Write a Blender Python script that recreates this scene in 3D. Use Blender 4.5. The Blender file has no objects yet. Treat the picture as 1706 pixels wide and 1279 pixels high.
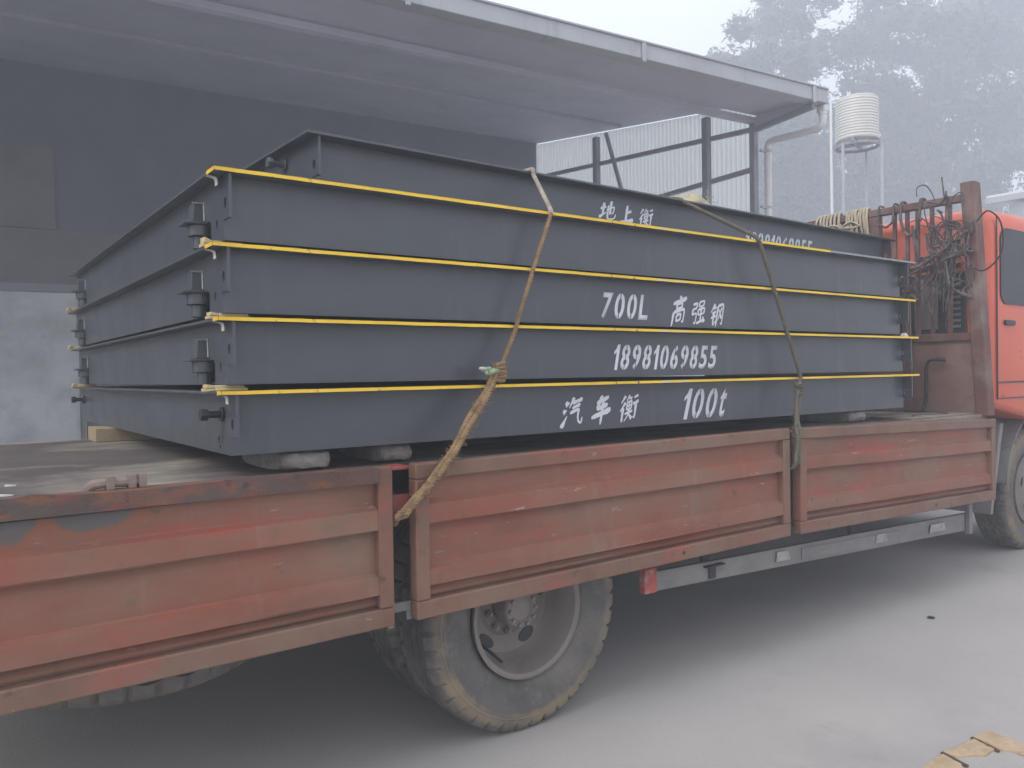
import bpy, bmesh, math, random
import numpy as np
from mathutils import Vector, Matrix, noise as mnoise
rad = math.radians
rng = random.Random(7)
S = bpy.context.scene
COL = S.collection

# ------------------------------------------------------------------ camera
YAW, PIT, ROL, FPX = rad(53.792), rad(-0.757), rad(-0.872), 1332.0
F = Vector((math.cos(YAW)*math.cos(PIT), math.sin(YAW)*math.cos(PIT), math.sin(PIT)))
R0 = Vector((math.sin(YAW), -math.cos(YAW), 0)); U0 = R0.cross(F)
RV = R0*math.cos(ROL) + U0*math.sin(ROL); UV = -R0*math.sin(ROL) + U0*math.cos(ROL)
cd = bpy.data.cameras.new('camera'); cam = bpy.data.objects.new('camera', cd); COL.objects.link(cam)
M = Matrix((RV, UV, -F)).transposed().to_4x4(); M.translation = (0, 0, 1.55)
cam.matrix_world = M
cd.sensor_width = 36; cd.lens = FPX/1706*36; cd.clip_start = 0.05; cd.clip_end = 2000
S.camera = cam

# ------------------------------------------------------------------ sky, sun, exposure
SUN_EL, SUN_AZ = rad(40), rad(188)       # direction towards the sun, counted from +X towards +Y
w = bpy.data.worlds.new('World'); S.world = w; w.use_nodes = True
nt = w.node_tree; nt.nodes.clear()
sky = nt.nodes.new('ShaderNodeTexSky'); sky.sky_type = 'NISHITA'; sky.sun_disc = False
sky.sun_elevation = SUN_EL; sky.sun_rotation = math.pi/2 - SUN_AZ
sky.air_density = 1.0; sky.dust_density = 6.0; sky.ozone_density = 1.0
mixw = nt.nodes.new('ShaderNodeMixRGB'); mixw.inputs['Fac'].default_value = 0.86
mixw.inputs['Color2'].default_value = (10.0, 10.4, 11.3, 1)      # the even white of an overcast sky
bg = nt.nodes.new('ShaderNodeBackground'); bg.inputs['Strength'].default_value = 0.105
wo = nt.nodes.new('ShaderNodeOutputWorld')
nt.links.new(sky.outputs[0], mixw.inputs['Color1']); nt.links.new(mixw.outputs[0], bg.inputs['Color'])
nt.links.new(bg.outputs[0], wo.inputs['Surface'])
sd = bpy.data.lights.new('sun', 'SUN'); sd.energy = 1.4; sd.angle = rad(28); sd.color = (1, 0.97, 0.92)
sun = bpy.data.objects.new('sun', sd); COL.objects.link(sun)
sdir = Vector((math.cos(SUN_EL)*math.cos(SUN_AZ), math.cos(SUN_EL)*math.sin(SUN_AZ), math.sin(SUN_EL)))
sun.rotation_euler = sdir.to_track_quat('Z', 'Y').to_euler()
S.view_settings.view_transform = 'Standard'; S.view_settings.look = 'None'
S.view_settings.exposure = 0.40; S.view_settings.gamma = 1.0
S.cycles.use_denoising = True
S.cycles.max_bounces = 6; S.cycles.diffuse_bounces = 4; S.cycles.volume_bounces = 2
S.cycles.sample_clamp_indirect = 4.0
HAZE_DENSITY = 0.0130

# ------------------------------------------------------------------ materials
def ramp(nt, src, p0, p1):
    m = nt.nodes.new('ShaderNodeMapRange'); m.inputs['From Min'].default_value = p0; m.inputs['From Max'].default_value = p1
    m.clamp = True; nt.links.new(src, m.inputs['Value']); return m.outputs['Result']
def noise_(nt, vec, scale, detail=6, rough=0.6, stretch=(1, 1, 1), off=0.0):
    mp = nt.nodes.new('ShaderNodeMapping'); mp.inputs['Scale'].default_value = stretch; mp.inputs['Location'].default_value = (off, off*1.7, off*.6)
    nt.links.new(vec, mp.inputs['Vector'])
    n = nt.nodes.new('ShaderNodeTexNoise'); n.inputs['Scale'].default_value = scale
    n.inputs['Detail'].default_value = detail; n.inputs['Roughness'].default_value = rough
    nt.links.new(mp.outputs[0], n.inputs['Vector']); return n.outputs['Fac']
def mixc(nt, fac, a, b, mode='MIX'):
    m = nt.nodes.new('ShaderNodeMixRGB'); m.blend_type = mode
    for k, v in (('Fac', fac), ('Color1', a), ('Color2', b)):
        if hasattr(v, 'is_linked') or hasattr(v, 'links'): nt.links.new(v, m.inputs[k])
        elif k == 'Fac': m.inputs[k].default_value = v
        else: m.inputs[k].default_value = (*v[:3], 1)
    return m.outputs[0]
def mat(name, base, rough=.6, metal=0, var=.15, vscale=3, layers=(), bump=.0, bscale=60, stretch=(1, 1, 1), spec=.5, extra=None, trans=0):
    """layers: (colour, noise scale, threshold lo, threshold hi, stretch, strength)"""
    m = bpy.data.materials.new(name); m.use_nodes = True; nt = m.node_tree
    b = nt.nodes['Principled BSDF']
    tc = nt.nodes.new('ShaderNodeTexCoord').outputs['Object']
    n = noise_(nt, tc, vscale, 7, .62, stretch)
    lo = tuple(c*(1-var) for c in base); hi = tuple(min(1, c*(1+var)) for c in base)
    c = mixc(nt, ramp(nt, n, .3, .7), lo, hi)
    for i, (col, sc, t0, t1, st, k) in enumerate(layers):
        f = ramp(nt, noise_(nt, tc, sc, 8, .65, st, 3.1*(i+1)), t0, t1)
        mm = nt.nodes.new('ShaderNodeMath'); mm.operation = 'MULTIPLY'; mm.inputs[1].default_value = k; nt.links.new(f, mm.inputs[0])
        c = mixc(nt, mm.outputs[0], c, col)
    if extra: c = extra(nt, tc, c)
    nt.links.new(c, b.inputs['Base Color'])
    rr = nt.nodes.new('ShaderNodeMapRange'); rr.inputs['To Min'].default_value = max(.05, rough-.1); rr.inputs['To Max'].default_value = min(1, rough+.12)
    nt.links.new(noise_(nt, tc, vscale*3, 5, .6, stretch, 9.0), rr.inputs['Value']); nt.links.new(rr.outputs[0], b.inputs['Roughness'])
    b.inputs['Metallic'].default_value = metal
    b.inputs['Specular IOR Level'].default_value = spec
    if trans: b.inputs['Transmission Weight'].default_value = trans
    if bump:
        bp = nt.nodes.new('ShaderNodeBump'); bp.inputs['Strength'].default_value = bump; bp.inputs['Distance'].default_value = .01
        nt.links.new(noise_(nt, tc, bscale, 6, .65, stretch, 5.0), bp.inputs['Height']); nt.links.new(bp.outputs[0], b.inputs['Normal'])
    return m

def left_board_patches(nt, tc, c):
    """two half-round patches of grey bare primer below the top rail, with a rust-orange rim"""
    for (cx, cz, rx, rz) in ((.395, 1.195, .135, .10), (.16, 1.20, .10, .12)):
        sx = nt.nodes.new('ShaderNodeSeparateXYZ'); nt.links.new(tc, sx.inputs[0])
        def lin(out, c0, r):
            m = nt.nodes.new('ShaderNodeMath'); m.operation = 'SUBTRACT'; nt.links.new(out, m.inputs[0]); m.inputs[1].default_value = c0
            q = nt.nodes.new('ShaderNodeMath'); q.operation = 'DIVIDE'; nt.links.new(m.outputs[0], q.inputs[0]); q.inputs[1].default_value = r
            p = nt.nodes.new('ShaderNodeMath'); p.operation = 'MULTIPLY'; nt.links.new(q.outputs[0], p.inputs[0]); nt.links.new(q.outputs[0], p.inputs[1]); return p.outputs[0]
        a = nt.nodes.new('ShaderNodeMath'); a.operation = 'ADD'
        nt.links.new(lin(sx.outputs['X'], cx, rx), a.inputs[0]); nt.links.new(lin(sx.outputs['Z'], cz, rz), a.inputs[1])
        n = nt.nodes.new('ShaderNodeMath'); n.operation = 'ADD'; nt.links.new(a.outputs[0], n.inputs[0])
        nn = nt.nodes.new('ShaderNodeMath'); nn.operation = 'MULTIPLY_ADD'; nn.inputs[1].default_value = 1.0; nn.inputs[2].default_value = -.5
        nt.links.new(noise_(nt, tc, 22, 6, .6), nn.inputs[0]); nt.links.new(nn.outputs[0], n.inputs[1])
        c = mixc(nt, ramp(nt, n.outputs[0], 1.55, 1.0), c, (.25, .088, .045))
        c = mixc(nt, ramp(nt, n.outputs[0], .98, .72), c, (.115, .105, .10))
    return c

RED = (.235, .068, .040); DUST = (.215, .122, .080)
BOARD_LAYERS = ((DUST, 1.5, .36, .64, (1, 1, 2.4), .85), ((.34, .062, .045), 2.0, .56, .68, (.8, 1, 7), .75), ((.12, .085, .06), 2.3, .52, .72, (1, 1, 2), .55), ((.10, .075, .055), 6.5, .60, .72, (1.6, 1, .8), .45),
                ((.36, .29, .24), 14, .64, .70, (.5, 1, 2), .65), ((.055, .042, .036), 8, .665, .72, (1, 1, 1), .8),
                ((.27, .20, .165), 3.2, .60, .78, (2.8, 1, .4), .35))
MT = {}
MT['steel'] = mat('grey_steel_paint', (.065, .072, .084), .34, 0, .12, 1.3, (((.098, .105, .116), 1.1, .48, .78, (.5, 1, 2.2), .5), ((.15, .15, .148), 3.0, .56, .80, (3.5, 1, .45), .35), ((.11, .10, .09), 5.0, .62, .76, (1.2, 1, 1.6), .4), ((.04, .042, .046), 30, .66, .72, (1, 1, 1), .4), ((.20, .205, .21), 26, .71, .75, (.3, 1, 1.5), .5)), .07, 4.5)
MT['steel_end'] = mat('grey_steel_paint_end', (.065, .072, .084), .34, 0, .12, 1.3, (((.11, .117, .127), 2.3, .55, .8, (1, 1, 1), .4), ((.20, .205, .21), 22, .70, .74, (1, 1, .4), .5)), .07, 4.5)
MT['steel_dark'] = mat('dark_steel_and_hole_shade', (.020, .022, .027), .4, 0, .2, 8)  # bolt steel, and the plugs that paint shade into the bolt holes
MT['weld'] = mat('bare_weld', (.30, .31, .33), .4, .4, .3, 50, (), .4, 120)
MT['yellow'] = mat('yellow_paint', (.84, .55, .030), .5, 0, .12, 3, (((.62, .56, .38), 2.3, .57, .62, (1, 1, 1), .7), ((.10, .09, .08), 12, .645, .68, (1, 1, 1), .9), ((.55, .27, .02), 1.3, .5, .6, (1, 1, 1), .5)), .05)
MT['white'] = mat('white_stencil_paint', (.70, .72, .76), .6, 0, .06, 12, (((.30, .32, .35), 60, .60, .78, (1, 1, 1), .7),))
MT['tape'] = mat('white_tape', (.62, .60, .56), .7, 0, .12, 20)
MT['pine'] = mat('pale_pine', (.55, .43, .22), .7, 0, .2, 10, (((.66, .58, .40), 12, .5, .7, (1, 1, 1), .6),), .3, 60)
MT['red'] = mat('dusty_red_paint', RED, .62, 0, .16, 2.0, BOARD_LAYERS, .14, 45)
MT['red_patched'] = mat('dusty_red_paint_patched', RED, .62, 0, .16, 2.0, BOARD_LAYERS, .14, 45, extra=left_board_patches)
MT['red_frame'] = mat('dusty_brown_red_frame', (.175, .083, .055), .7, 0, .22, 3, (((.20, .13, .092), 2.2, .38, .64, (1, 1, 1), .85), ((.30, .075, .05), 5, .55, .66, (.6, 1, 1), .6), ((.065, .045, .035), 11, .62, .70, (1, 1, 1), .75), ((.38, .33, .28), 18, .66, .72, (.5, 1, 1), .6)), .2, 50)
MT['pocket_red'] = mat('bright_worn_red', (.30, .06, .05), .6, 0, .2, 6, (((.14, .08, .06), 9, .5, .66, (1, 1, 1), .7),), .2)
MT['rust'] = mat('rusty_rail', (.105, .055, .042), .8, 0, .3, 5, (((.085, .07, .066), 3, .42, .58, (.6, 1, 1), .8), ((.23, .085, .035), 9, .52, .62, (.5, 1, 1), .7), ((.20, .055, .042), 11, .55, .64, (.5, 1, 1), .7), ((.03, .026, .026), 14, .60, .68, (1, 1, 1), .7)), .6, 70)
MT['deck'] = mat('weathered_plywood_deck', (.10, .082, .076), .8, 0, .25, 2.0, (((.34, .30, .24), 1.0, .47, .64, (1, 1.3, 1), .9), ((.065, .053, .05), 4.0, .56, .70, (.5, 3, 1), .6), ((.42, .39, .34), 24, .68, .74, (.4, 2, 1), .5)), .3, 40, (1, 1, 1))
MT['deck_edge'] = mat('worn_timber_edge', (.22, .17, .14), .8, 0, .3, 6, (((.35, .31, .27), 8, .52, .7, (.3, 1, 1), .6),), .4, 60, (.3, 1, 1))
MT['chassis'] = mat('dark_chassis', (.03, .03, .032), .7, 0, .25, 4, (((.10, .09, .08), 3, .5, .75, (1, 1, 1), .5),), .2)
MT['guard'] = mat('dusty_grey_guard', (.20, .19, .185), .75, 0, .18, 4, (((.29, .28, .27), 3, .5, .7, (.3, 1, 1), .6), ((.10, .095, .09), 7, .58, .72, (.4, 1, 1.5), .55)), .2, 60)
MT['guard_end'] = mat('guard_end_red', (.36, .07, .05), .7, 0, .3, 5, (((.34, .32, .31), 6, .45, .6, (1, 1, 1), .9),))
MT['reflector'] = mat('scuffed_reflector', (.36, .35, .345), .5, 0, .2, 25, (((.24, .21, .19), 14, .45, .6, (1, 1, 1), .7),))
def mud_ring(nt, tc, c):
    sx = nt.nodes.new('ShaderNodeSeparateXYZ'); nt.links.new(tc, sx.inputs[0])
    cb = nt.nodes.new('ShaderNodeCombineXYZ'); nt.links.new(sx.outputs['X'], cb.inputs['X']); nt.links.new(sx.outputs['Z'], cb.inputs['Z'])
    ln = nt.nodes.new('ShaderNodeVectorMath'); ln.operation = 'LENGTH'; nt.links.new(cb.outputs[0], ln.inputs[0])
    ad = nt.nodes.new('ShaderNodeMath'); ad.operation = 'MULTIPLY_ADD'; ad.inputs[1].default_value = .075
    nt.links.new(noise_(nt, tc, 7, 6, .65), ad.inputs[0]); nt.links.new(ln.outputs['Value'], ad.inputs[2])
    f = nt.nodes.new('ShaderNodeMath'); f.operation = 'MULTIPLY'
    nt.links.new(ramp(nt, ad.outputs[0], .462, .482), f.inputs[0]); nt.links.new(ramp(nt, ad.outputs[0], .538, .520), f.inputs[1])
    g = nt.nodes.new('ShaderNodeMath'); g.operation = 'MULTIPLY'; nt.links.new(f.outputs[0], g.inputs[0])
    nt.links.new(ramp(nt, noise_(nt, tc, 2.2, 5, .6, (1, 1, 1), 2.0), .36, .55), g.inputs[1])
    return mixc(nt, g.outputs[0], c, (.235, .18, .12))
MT['tyre'] = mat('dusty_tyre_rubber', (.080, .076, .074), .8, 0, .2, 3, (((.215, .187, .16), 2.4, .40, .68, (1, 1, 1), .7), ((.24, .22, .195), 11, .56, .72, (1, 1, 1), .5), ((.035, .035, .038), 5, .55, .72, (1, 1, 1), .5)), .15, 50, extra=mud_ring)
MT['rim'] = mat('dusty_wheel_rim', (.20, .172, .155), .7, 0, .15, 3, (((.13, .11, .105), 4, .5, .7, (1, 1, 1), .6), ((.20, .09, .06), 8, .64, .74, (1, 1, 1), .5)), .15)
MT['rope'] = mat('old_hemp_rope', (.26, .165, .085), .9, 0, .35, 30, (((.13, .08, .045), 12, .5, .7, (1, 1, 1), .7),), .4, 150)
MT['rope_pale'] = mat('grey_worn_rope', (.36, .32, .27), .9, 0, .25, 30, (((.20, .16, .12), 9, .48, .7, (1, 1, 1), .7),), .4, 150)
MT['rope_dark'] = mat('dark_worn_rope', (.125, .11, .085), .9, 0, .25, 30, (), .4, 150)
MT['rope_tan'] = mat('tan_coiled_rope', (.40, .34, .25), .9, 0, .2, 20, (), .4, 120)
MT['rag'] = mat('green_rag', (.25, .33, .20), .9, 0, .3, 40, (((.6, .6, .55), 30, .5, .6, (1, 1, 1), .7),))
MT['chock'] = mat('dusty_timber_block', (.26, .235, .215), .9, 0, .25, 9, (((.13, .115, .10), 14, .52, .7, (1, 1, 1), .7),), .7, 40)
MT['cab'] = mat('cab_red_paint', (.60, .10, .048), .3, 0, .05, 2, (((.42, .17, .12), 1.6, .5, .8, (1, 1, 1), .45), ((.30, .20, .16), 4, .62, .8, (1, 1, .5), .4),), spec=.6)
MT['cab_dark'] = mat('cab_dark_plastic', (.035, .037, .043), .5, 0, .2, 4)
MT['glass'] = mat('dark_window_glass', (.016, .018, .03), .08, 0, .1, 1, spec=.35)
MT['black'] = mat('black_hose', (.022, .021, .021), .55, 0, .2, 12)
MT['cable'] = mat('grey_cable', (.075, .06, .058), .6, 0, .35, 14, (((.20, .16, .15), 9, .5, .6, (1, 1, 1), .7),))
MT['rackred'] = mat('rusty_red_rack', (.135, .058, .047), .75, 0, .25, 5, (((.10, .07, .06), 7, .5, .7, (1, 1, 1), .7), ((.24, .19, .17), 3, .46, .66, (1, 1, 1), .75)), .3)
MT['bulkhead'] = mat('rusty_bulkhead', (.20, .105, .08), .8, 0, .2, 3, (((.27, .19, .155), 2.3, .40, .64, (1, 1, 1), .8), ((.11, .06, .05), 5, .55, .72, (1, 1, 1), .6)), .3)
MT['concrete'] = mat('worn_concrete', (.395, .372, .355), .85, 0, .08, .7, (((.385, .368, .352), 1.6, .48, .72, (1, 1, 1), .6), ((.22, .21, .20), .8, .54, .74, (1, 1, 1), .42), ((.17, .165, .16), 3.1, .66, .78, (1.8, .4, 1), .4), ((.25, .24, .23), 48, .56, .74, (1, 1, 1), .35), ((.47, .455, .44), 85, .62, .72, (1, 1, 1), .35), ((.12, .115, .11), 30, .72, .76, (1, 1, 1), .7)), .25, 70)
MT['brick'] = mat('tan_paving_brick', (.47, .345, .215), .9, 0, .2, 9, (((.46, .30, .22), 6, .5, .7, (1, 1, 1), .7), ((.56, .46, .33), 25, .52, .66, (1, 1, 1), .6), ((.20, .15, .10), 30, .64, .72, (1, 1, 1), .8)), .6, 60)
MT['pebble'] = mat('dark_pebble', (.03, .03, .032), .6)
MT['plaster'] = mat('pale_plaster', (.68, .68, .69), .85, 0, .12, .8, (((.38, .38, .39), 1.3, .42, .70, (1, 1, 1), .85), ((.40, .39, .39), 4, .62, .75, (1, 1, .5), .5)), .15, 20)
MT['darksheet'] = mat('dark_wall_sheet', (.135, .147, .17), .7, 0, .2, .35, (((.20, .20, .21), .5, .5, .72, (1, 1, .6), .6),))
MT['greypanel'] = mat('grey_wall_panel', (.165, .165, .17), .7, 0, .15, 1.2)
MT['brownpanel'] = mat('brown_board', (.17, .155, .155), .7, 0, .15, 1.2)
MT['roofsheet'] = mat('galvanised_roof', (.47, .47, .54), .6, 0, .1, .5, (((.32, .32, .37), .8, .5, .75, (1, 1, 1), .5),))
MT['shed_steel'] = mat('shed_grey_steel', (.25, .255, .28), .6, 0, .15, 2)
MT['gutter'] = mat('pale_gutter', (.38, .40, .42), .5, 0, .08, 1.5, (((.22, .21, .19), 2.2, .55, .75, (4, 1, .5), .5), ((.26, .26, .26), 2, .5, .72, (.4, 1, 1), .6),))
MT['pvc'] = mat('white_pvc_pipe', (.66, .67, .66), .45, 0, .06, 3, (((.50, .49, .46), 5, .58, .75, (1, 1, 1), .4),))
m = mat('translucent_sheet', (.72, .75, .73), .5, 0, .08, .8, (((.62, .64, .58), .7, .5, .75, (1, 1, .5), .5),))
_n = m.node_tree; _b = _n.nodes['Principled BSDF']; _t = _n.nodes.new('ShaderNodeBsdfTranslucent'); _t.inputs['Color'].default_value = (.92, .94, .92, 1)
_mx = _n.nodes.new('ShaderNodeMixShader'); _mx.inputs['Fac'].default_value = .80; _o = [q for q in _n.nodes if q.type == 'OUTPUT_MATERIAL'][0]
_n.links.new(_b.outputs[0], _mx.inputs[1]); _n.links.new(_t.outputs[0], _mx.inputs[2]); _n.links.new(_mx.outputs[0], _o.inputs['Surface'])
MT['sheet'] = m
MT['tank'] = mat('pale_tank_steel', (.66, .64, .60), .4, .2, .06, 2, spec=.5)
MT['bark'] = mat('bark', (.07, .055, .045), .9, 0, .3, 4, (), .6, 20)
MT['leaf'] = mat('tree_leaves', (.042, .078, .028), .6, 0, .45, .55)
MT['leaf_pale'] = mat('tree_leaves_pale', (.07, .10, .04), .6, 0, .45, .6)
MT['sack'] = mat('straw_sack', (.42, .38, .30), .95, 0, .2, 10, (((.50, .42, .16), 4, .5, .62, (1, 1, 1), .9),), .6, 60)

# ------------------------------------------------------------------ helpers
class MB:
    """collects shapes and links them as ONE mesh object"""
    def __init__(s): s.bm = bmesh.new()
    def face(s, pts): return s.bm.faces.new([s.bm.verts.new(p) for p in pts])
    def hexa(s, p):   # 8 points: bottom ring, top ring
        v = [s.bm.verts.new(q) for q in p]
        for f in ((3, 2, 1, 0), (4, 5, 6, 7), (0, 1, 5, 4), (1, 2, 6, 5), (2, 3, 7, 6), (3, 0, 4, 7)): s.bm.faces.new([v[i] for i in f])
        return s
    def box(s, x0, x1, y0, y1, z0, z1):
        return s.hexa([(x0, y0, z0), (x1, y0, z0), (x1, y1, z0), (x0, y1, z0), (x0, y0, z1), (x1, y0, z1), (x1, y1, z1), (x0, y1, z1)])
    def bar(s, a, b, wd, ht, up=(0, 0, 1)):   # rectangular bar from a to b
        a, b = Vector(a), Vector(b); d = (b-a).normalized(); u = Vector(up)
        sx = d.cross(u)
        if sx.length < 1e-4: sx = d.cross(Vector((1, 0, 0)))
        sx.normalize(); uu = sx.cross(d)
        def ring(c): return [c-sx*wd/2-uu*ht/2, c+sx*wd/2-uu*ht/2, c+sx*wd/2+uu*ht/2, c-sx*wd/2+uu*ht/2]
        return s.hexa(ring(a)+ring(b))
    def tube(s, pts, r, n=8, cap=True):
        pts = [Vector(p) for p in pts]; rs = r if isinstance(r, (list, tuple)) else [r]*len(pts)
        t = [(pts[min(i+1, len(pts)-1)]-pts[max(i-1, 0)]).normalized() for i in range(len(pts))]
        ref = Vector((0, 0, 1)) if abs(t[0].z) < .9 else Vector((1, 0, 0))
        u = t[0].cross(ref).normalized(); rings = []
        for i, p in enumerate(pts):
            u = (u - t[i]*u.dot(t[i]));  u = u.normalized() if u.length > 1e-6 else t[i].orthogonal().normalized()
            v = t[i].cross(u)
            rings.append([s.bm.verts.new(p + (u*math.cos(2*math.pi*k/n)+v*math.sin(2*math.pi*k/n))*rs[i]) for k in range(n)])
        for i in range(len(rings)-1):
            for k in range(n): s.bm.faces.new((rings[i][k], rings[i][(k+1) % n], rings[i+1][(k+1) % n], rings[i+1][k]))
        if cap: s.bm.faces.new(rings[0][::-1]); s.bm.faces.new(rings[-1])
        return s
    def cyl(s, a, b, r, n=20, r2=None): return s.tube([a, b], [r, r if r2 is None else r2], n)
    def lathe(s, prof, c, axis='y', n=64, closed=False, fn=None):   # prof: (radius, along)
        rings = []
        for k in range(n):
            a = 2*math.pi*k/n; ring = []
            for j, (r, h) in enumerate(prof):
                if fn: r, h = fn(k, j, r, h)
                if axis == 'y': p = (c[0]+r*math.cos(a), c[1]+h, c[2]+r*math.sin(a))
                elif axis == 'z': p = (c[0]+r*math.cos(a), c[1]+r*math.sin(a), c[2]+h)
                else: p = (c[0]+h, c[1]+r*math.cos(a), c[2]+r*math.sin(a))
                ring.append(s.bm.verts.new(p))
            rings.append(ring)
        m = len(prof)
        for k in range(n):
            for j in range(m if closed else m-1):
                s.bm.faces.new((rings[k][j], rings[k][(j+1) % m], rings[(k+1) % n][(j+1) % m], rings[(k+1) % n][j]))
        if not closed:
            if prof[0][0] > 1e-5: pass
        return s
    def strip(s, prof, p0, p1):   # sweep an open profile given as offsets (dy,dz) from p0 to p1
        a = [s.bm.verts.new((p0[0], p0[1]+dy, p0[2]+dz)) for dy, dz in prof]
        b = [s.bm.verts.new((p1[0], p1[1]+dy, p1[2]+dz)) for dy, dz in prof]
        for i in range(len(prof)-1): s.bm.faces.new((a[i], b[i], b[i+1], a[i+1]))
        return s
    def wobble(s, amt, scale, seed=0.0):
        for v in s.bm.verts: v.co += Vector(mnoise.noise_vector(v.co*scale + Vector((seed, seed, seed))))*amt
        return s
    def build(s, name, material, parent=None, bevel=0, smooth=35, local=False, fix=True):
        bm = s.bm
        if fix: bmesh.ops.recalc_face_normals(bm, faces=bm.faces[:])
        me = bpy.data.meshes.new(name)
        o = bpy.data.objects.new(name, me); COL.objects.link(o)
        if parent is not None:
            o.parent = parent
            if not local:
                off = Vector((0, 0, 0)); p = parent
                while p is not None: off += Vector(p.location); p = p.parent
                o.location = -off
        bm.to_mesh(me); bm.free(); me.materials.append(material if not isinstance(material, str) else MT[material])
        if smooth:
            for p in me.polygons: p.use_smooth = True
            me.set_sharp_from_angle(angle=rad(smooth))
        if bevel:
            b = o.modifiers.new('bevel', 'BEVEL'); b.width = bevel; b.segments = 2; b.limit_method = 'ANGLE'; b.angle_limit = rad(40)
            b.use_clamp_overlap = True
        return o
def tag(o, label, cat, group=None, kind=None):
    if label: o['label'] = label
    if cat: o['category'] = cat
    if group: o['group'] = group
    if kind: o['kind'] = kind
    return o
def empty(name, loc, label, cat, group=None, rotz=0):
    o = bpy.data.objects.new(name, None); COL.objects.link(o); o.location = loc; o.rotation_euler = (0, 0, rotz); o.empty_display_size = .2
    return tag(o, label, cat, group)
def plate(outline, holes, thick, plane='yz', at=0.0):
    """filled outline with round holes, extruded; returns an MB"""
    cu = bpy.data.curves.new('tmp', 'CURVE'); cu.dimensions = '2D'; cu.fill_mode = 'BOTH'; cu.extrude = thick/2
    loops = [outline]+[[(hx+hr*math.cos(2*math.pi*k/14), hy+hr*hs*math.sin(2*math.pi*k/14)) for k in range(14)] for hx, hy, hr, hs in holes]
    for lp in loops:
        sp = cu.splines.new('POLY'); sp.points.add(len(lp)-1); sp.use_cyclic_u = True
        for q, (a, b) in zip(sp.points, lp): q.co = (a, b, 0, 1)
    ob = bpy.data.objects.new('tmp', cu); COL.objects.link(ob)
    dg = bpy.context.evaluated_depsgraph_get(); me = bpy.data.meshes.new_from_object(ob.evaluated_get(dg))
    bpy.data.objects.remove(ob); bpy.data.curves.remove(cu)
    mb = MB(); mb.bm.from_mesh(me); bpy.data.meshes.remove(me)
    for v in mb.bm.verts:
        a, b, c = v.co
        v.co = (at+c, a, b) if plane == 'yz' else (a, at+c, b)
    return mb
def letters(items, bold=.0, shear=.0, stencil=False, rough=0.0, brush=0.0, y=0.0):
    """items: (char, x0, x1, z0, z1); characters fitted to their boxes in the plane Y=y, facing -Y"""
    out = MB()
    for ci, (ch, x0, x1, z0, z1) in enumerate(items):
        if ch == '1':   # a numeral one with a slanted flag
            bm = bmesh.new(); P_ = [(.46, 0), (.46, .70), (.0, .60), (.0, .73), (.34, .84), (.52, 1), (1, 1), (1, 0)]
            bm.faces.new([bm.verts.new((a_*.5, b_, 0)) for a_, b_ in P_[::-1]])
            tm = bpy.data.meshes.new('t'); bm.to_mesh(tm); bm.free()
        cu = bpy.data.curves.new('tmp', 'FONT'); cu.body = ch; cu.offset = bold; cu.resolution_u = 4; cu.fill_mode = 'FRONT'
        ob = bpy.data.objects.new('tmp', cu); COL.objects.link(ob)
        dg = bpy.context.evaluated_depsgraph_get(); me = bpy.data.meshes.new_from_object(ob.evaluated_get(dg))
        bpy.data.objects.remove(ob); bpy.data.curves.remove(cu)
        bm = bmesh.new(); bm.from_mesh(tm if ch == '1' else me); bpy.data.meshes.remove(me)
        if ch == '1': bpy.data.meshes.remove(tm)
        if not bm.verts: bm.free(); continue
        bmesh.ops.triangulate(bm, faces=bm.faces[:])
        xs = [v.co.x for v in bm.verts]; ys = [v.co.y for v in bm.verts]
        a0, a1, b0, b1 = min(xs), max(xs), min(ys), max(ys)
        if stencil and ch in '0689':
            wd = .055*(b1-b0)
            for cx in ((a0+a1)/2-wd/2, (a0+a1)/2+wd/2):
                bmesh.ops.bisect_plane(bm, geom=bm.verts[:]+bm.edges[:]+bm.faces[:], plane_co=(cx, 0, 0), plane_no=(1, 0, 0))
            kill = [f for f in bm.faces if abs(f.calc_center_median().x-(a0+a1)/2) < wd/2]
            bmesh.ops.delete(bm, geom=kill, context='FACES')
        if brush:
            bmesh.ops.subdivide_edges(bm, edges=bm.edges[:], cuts=1)
        for v in bm.verts:
            u = (v.co.x-a0)/(a1-a0); t = (v.co.y-b0)/(b1-b0)
            if brush:
                n = mnoise.noise_vector(Vector((u*2.2, t*2.2, ci*3.7+y*7))); n2 = mnoise.noise_vector(Vector((u*9, t*9, ci*5.1)))
                u += brush*(n.x*.9+n2.x*.35); t += brush*(n.y*.9+n2.y*.35)+.20*(u-.5)
            z = z0+(z1-z0)*t
            x = x0+(x1-x0)*u + shear*(z-(z0+z1)/2)
            if rough: x += (rng.random()-.5)*rough; z += (rng.random()-.5)*rough
            v.co = (x, y, z)
        tmp = bpy.data.meshes.new('t'); bm.to_mesh(tmp); bm.free(); out.bm.from_mesh(tmp); bpy.data.meshes.remove(tmp)
    bmesh.ops.recalc_face_normals(out.bm, faces=out.bm.faces[:])
    # a coat of paint has a little thickness
    r = bmesh.ops.extrude_face_region(out.bm, geom=out.bm.faces[:])
    for v in [g for g in r['geom'] if isinstance(g, bmesh.types.BMVert)]: v.co.y -= .0012
    return out
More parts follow.
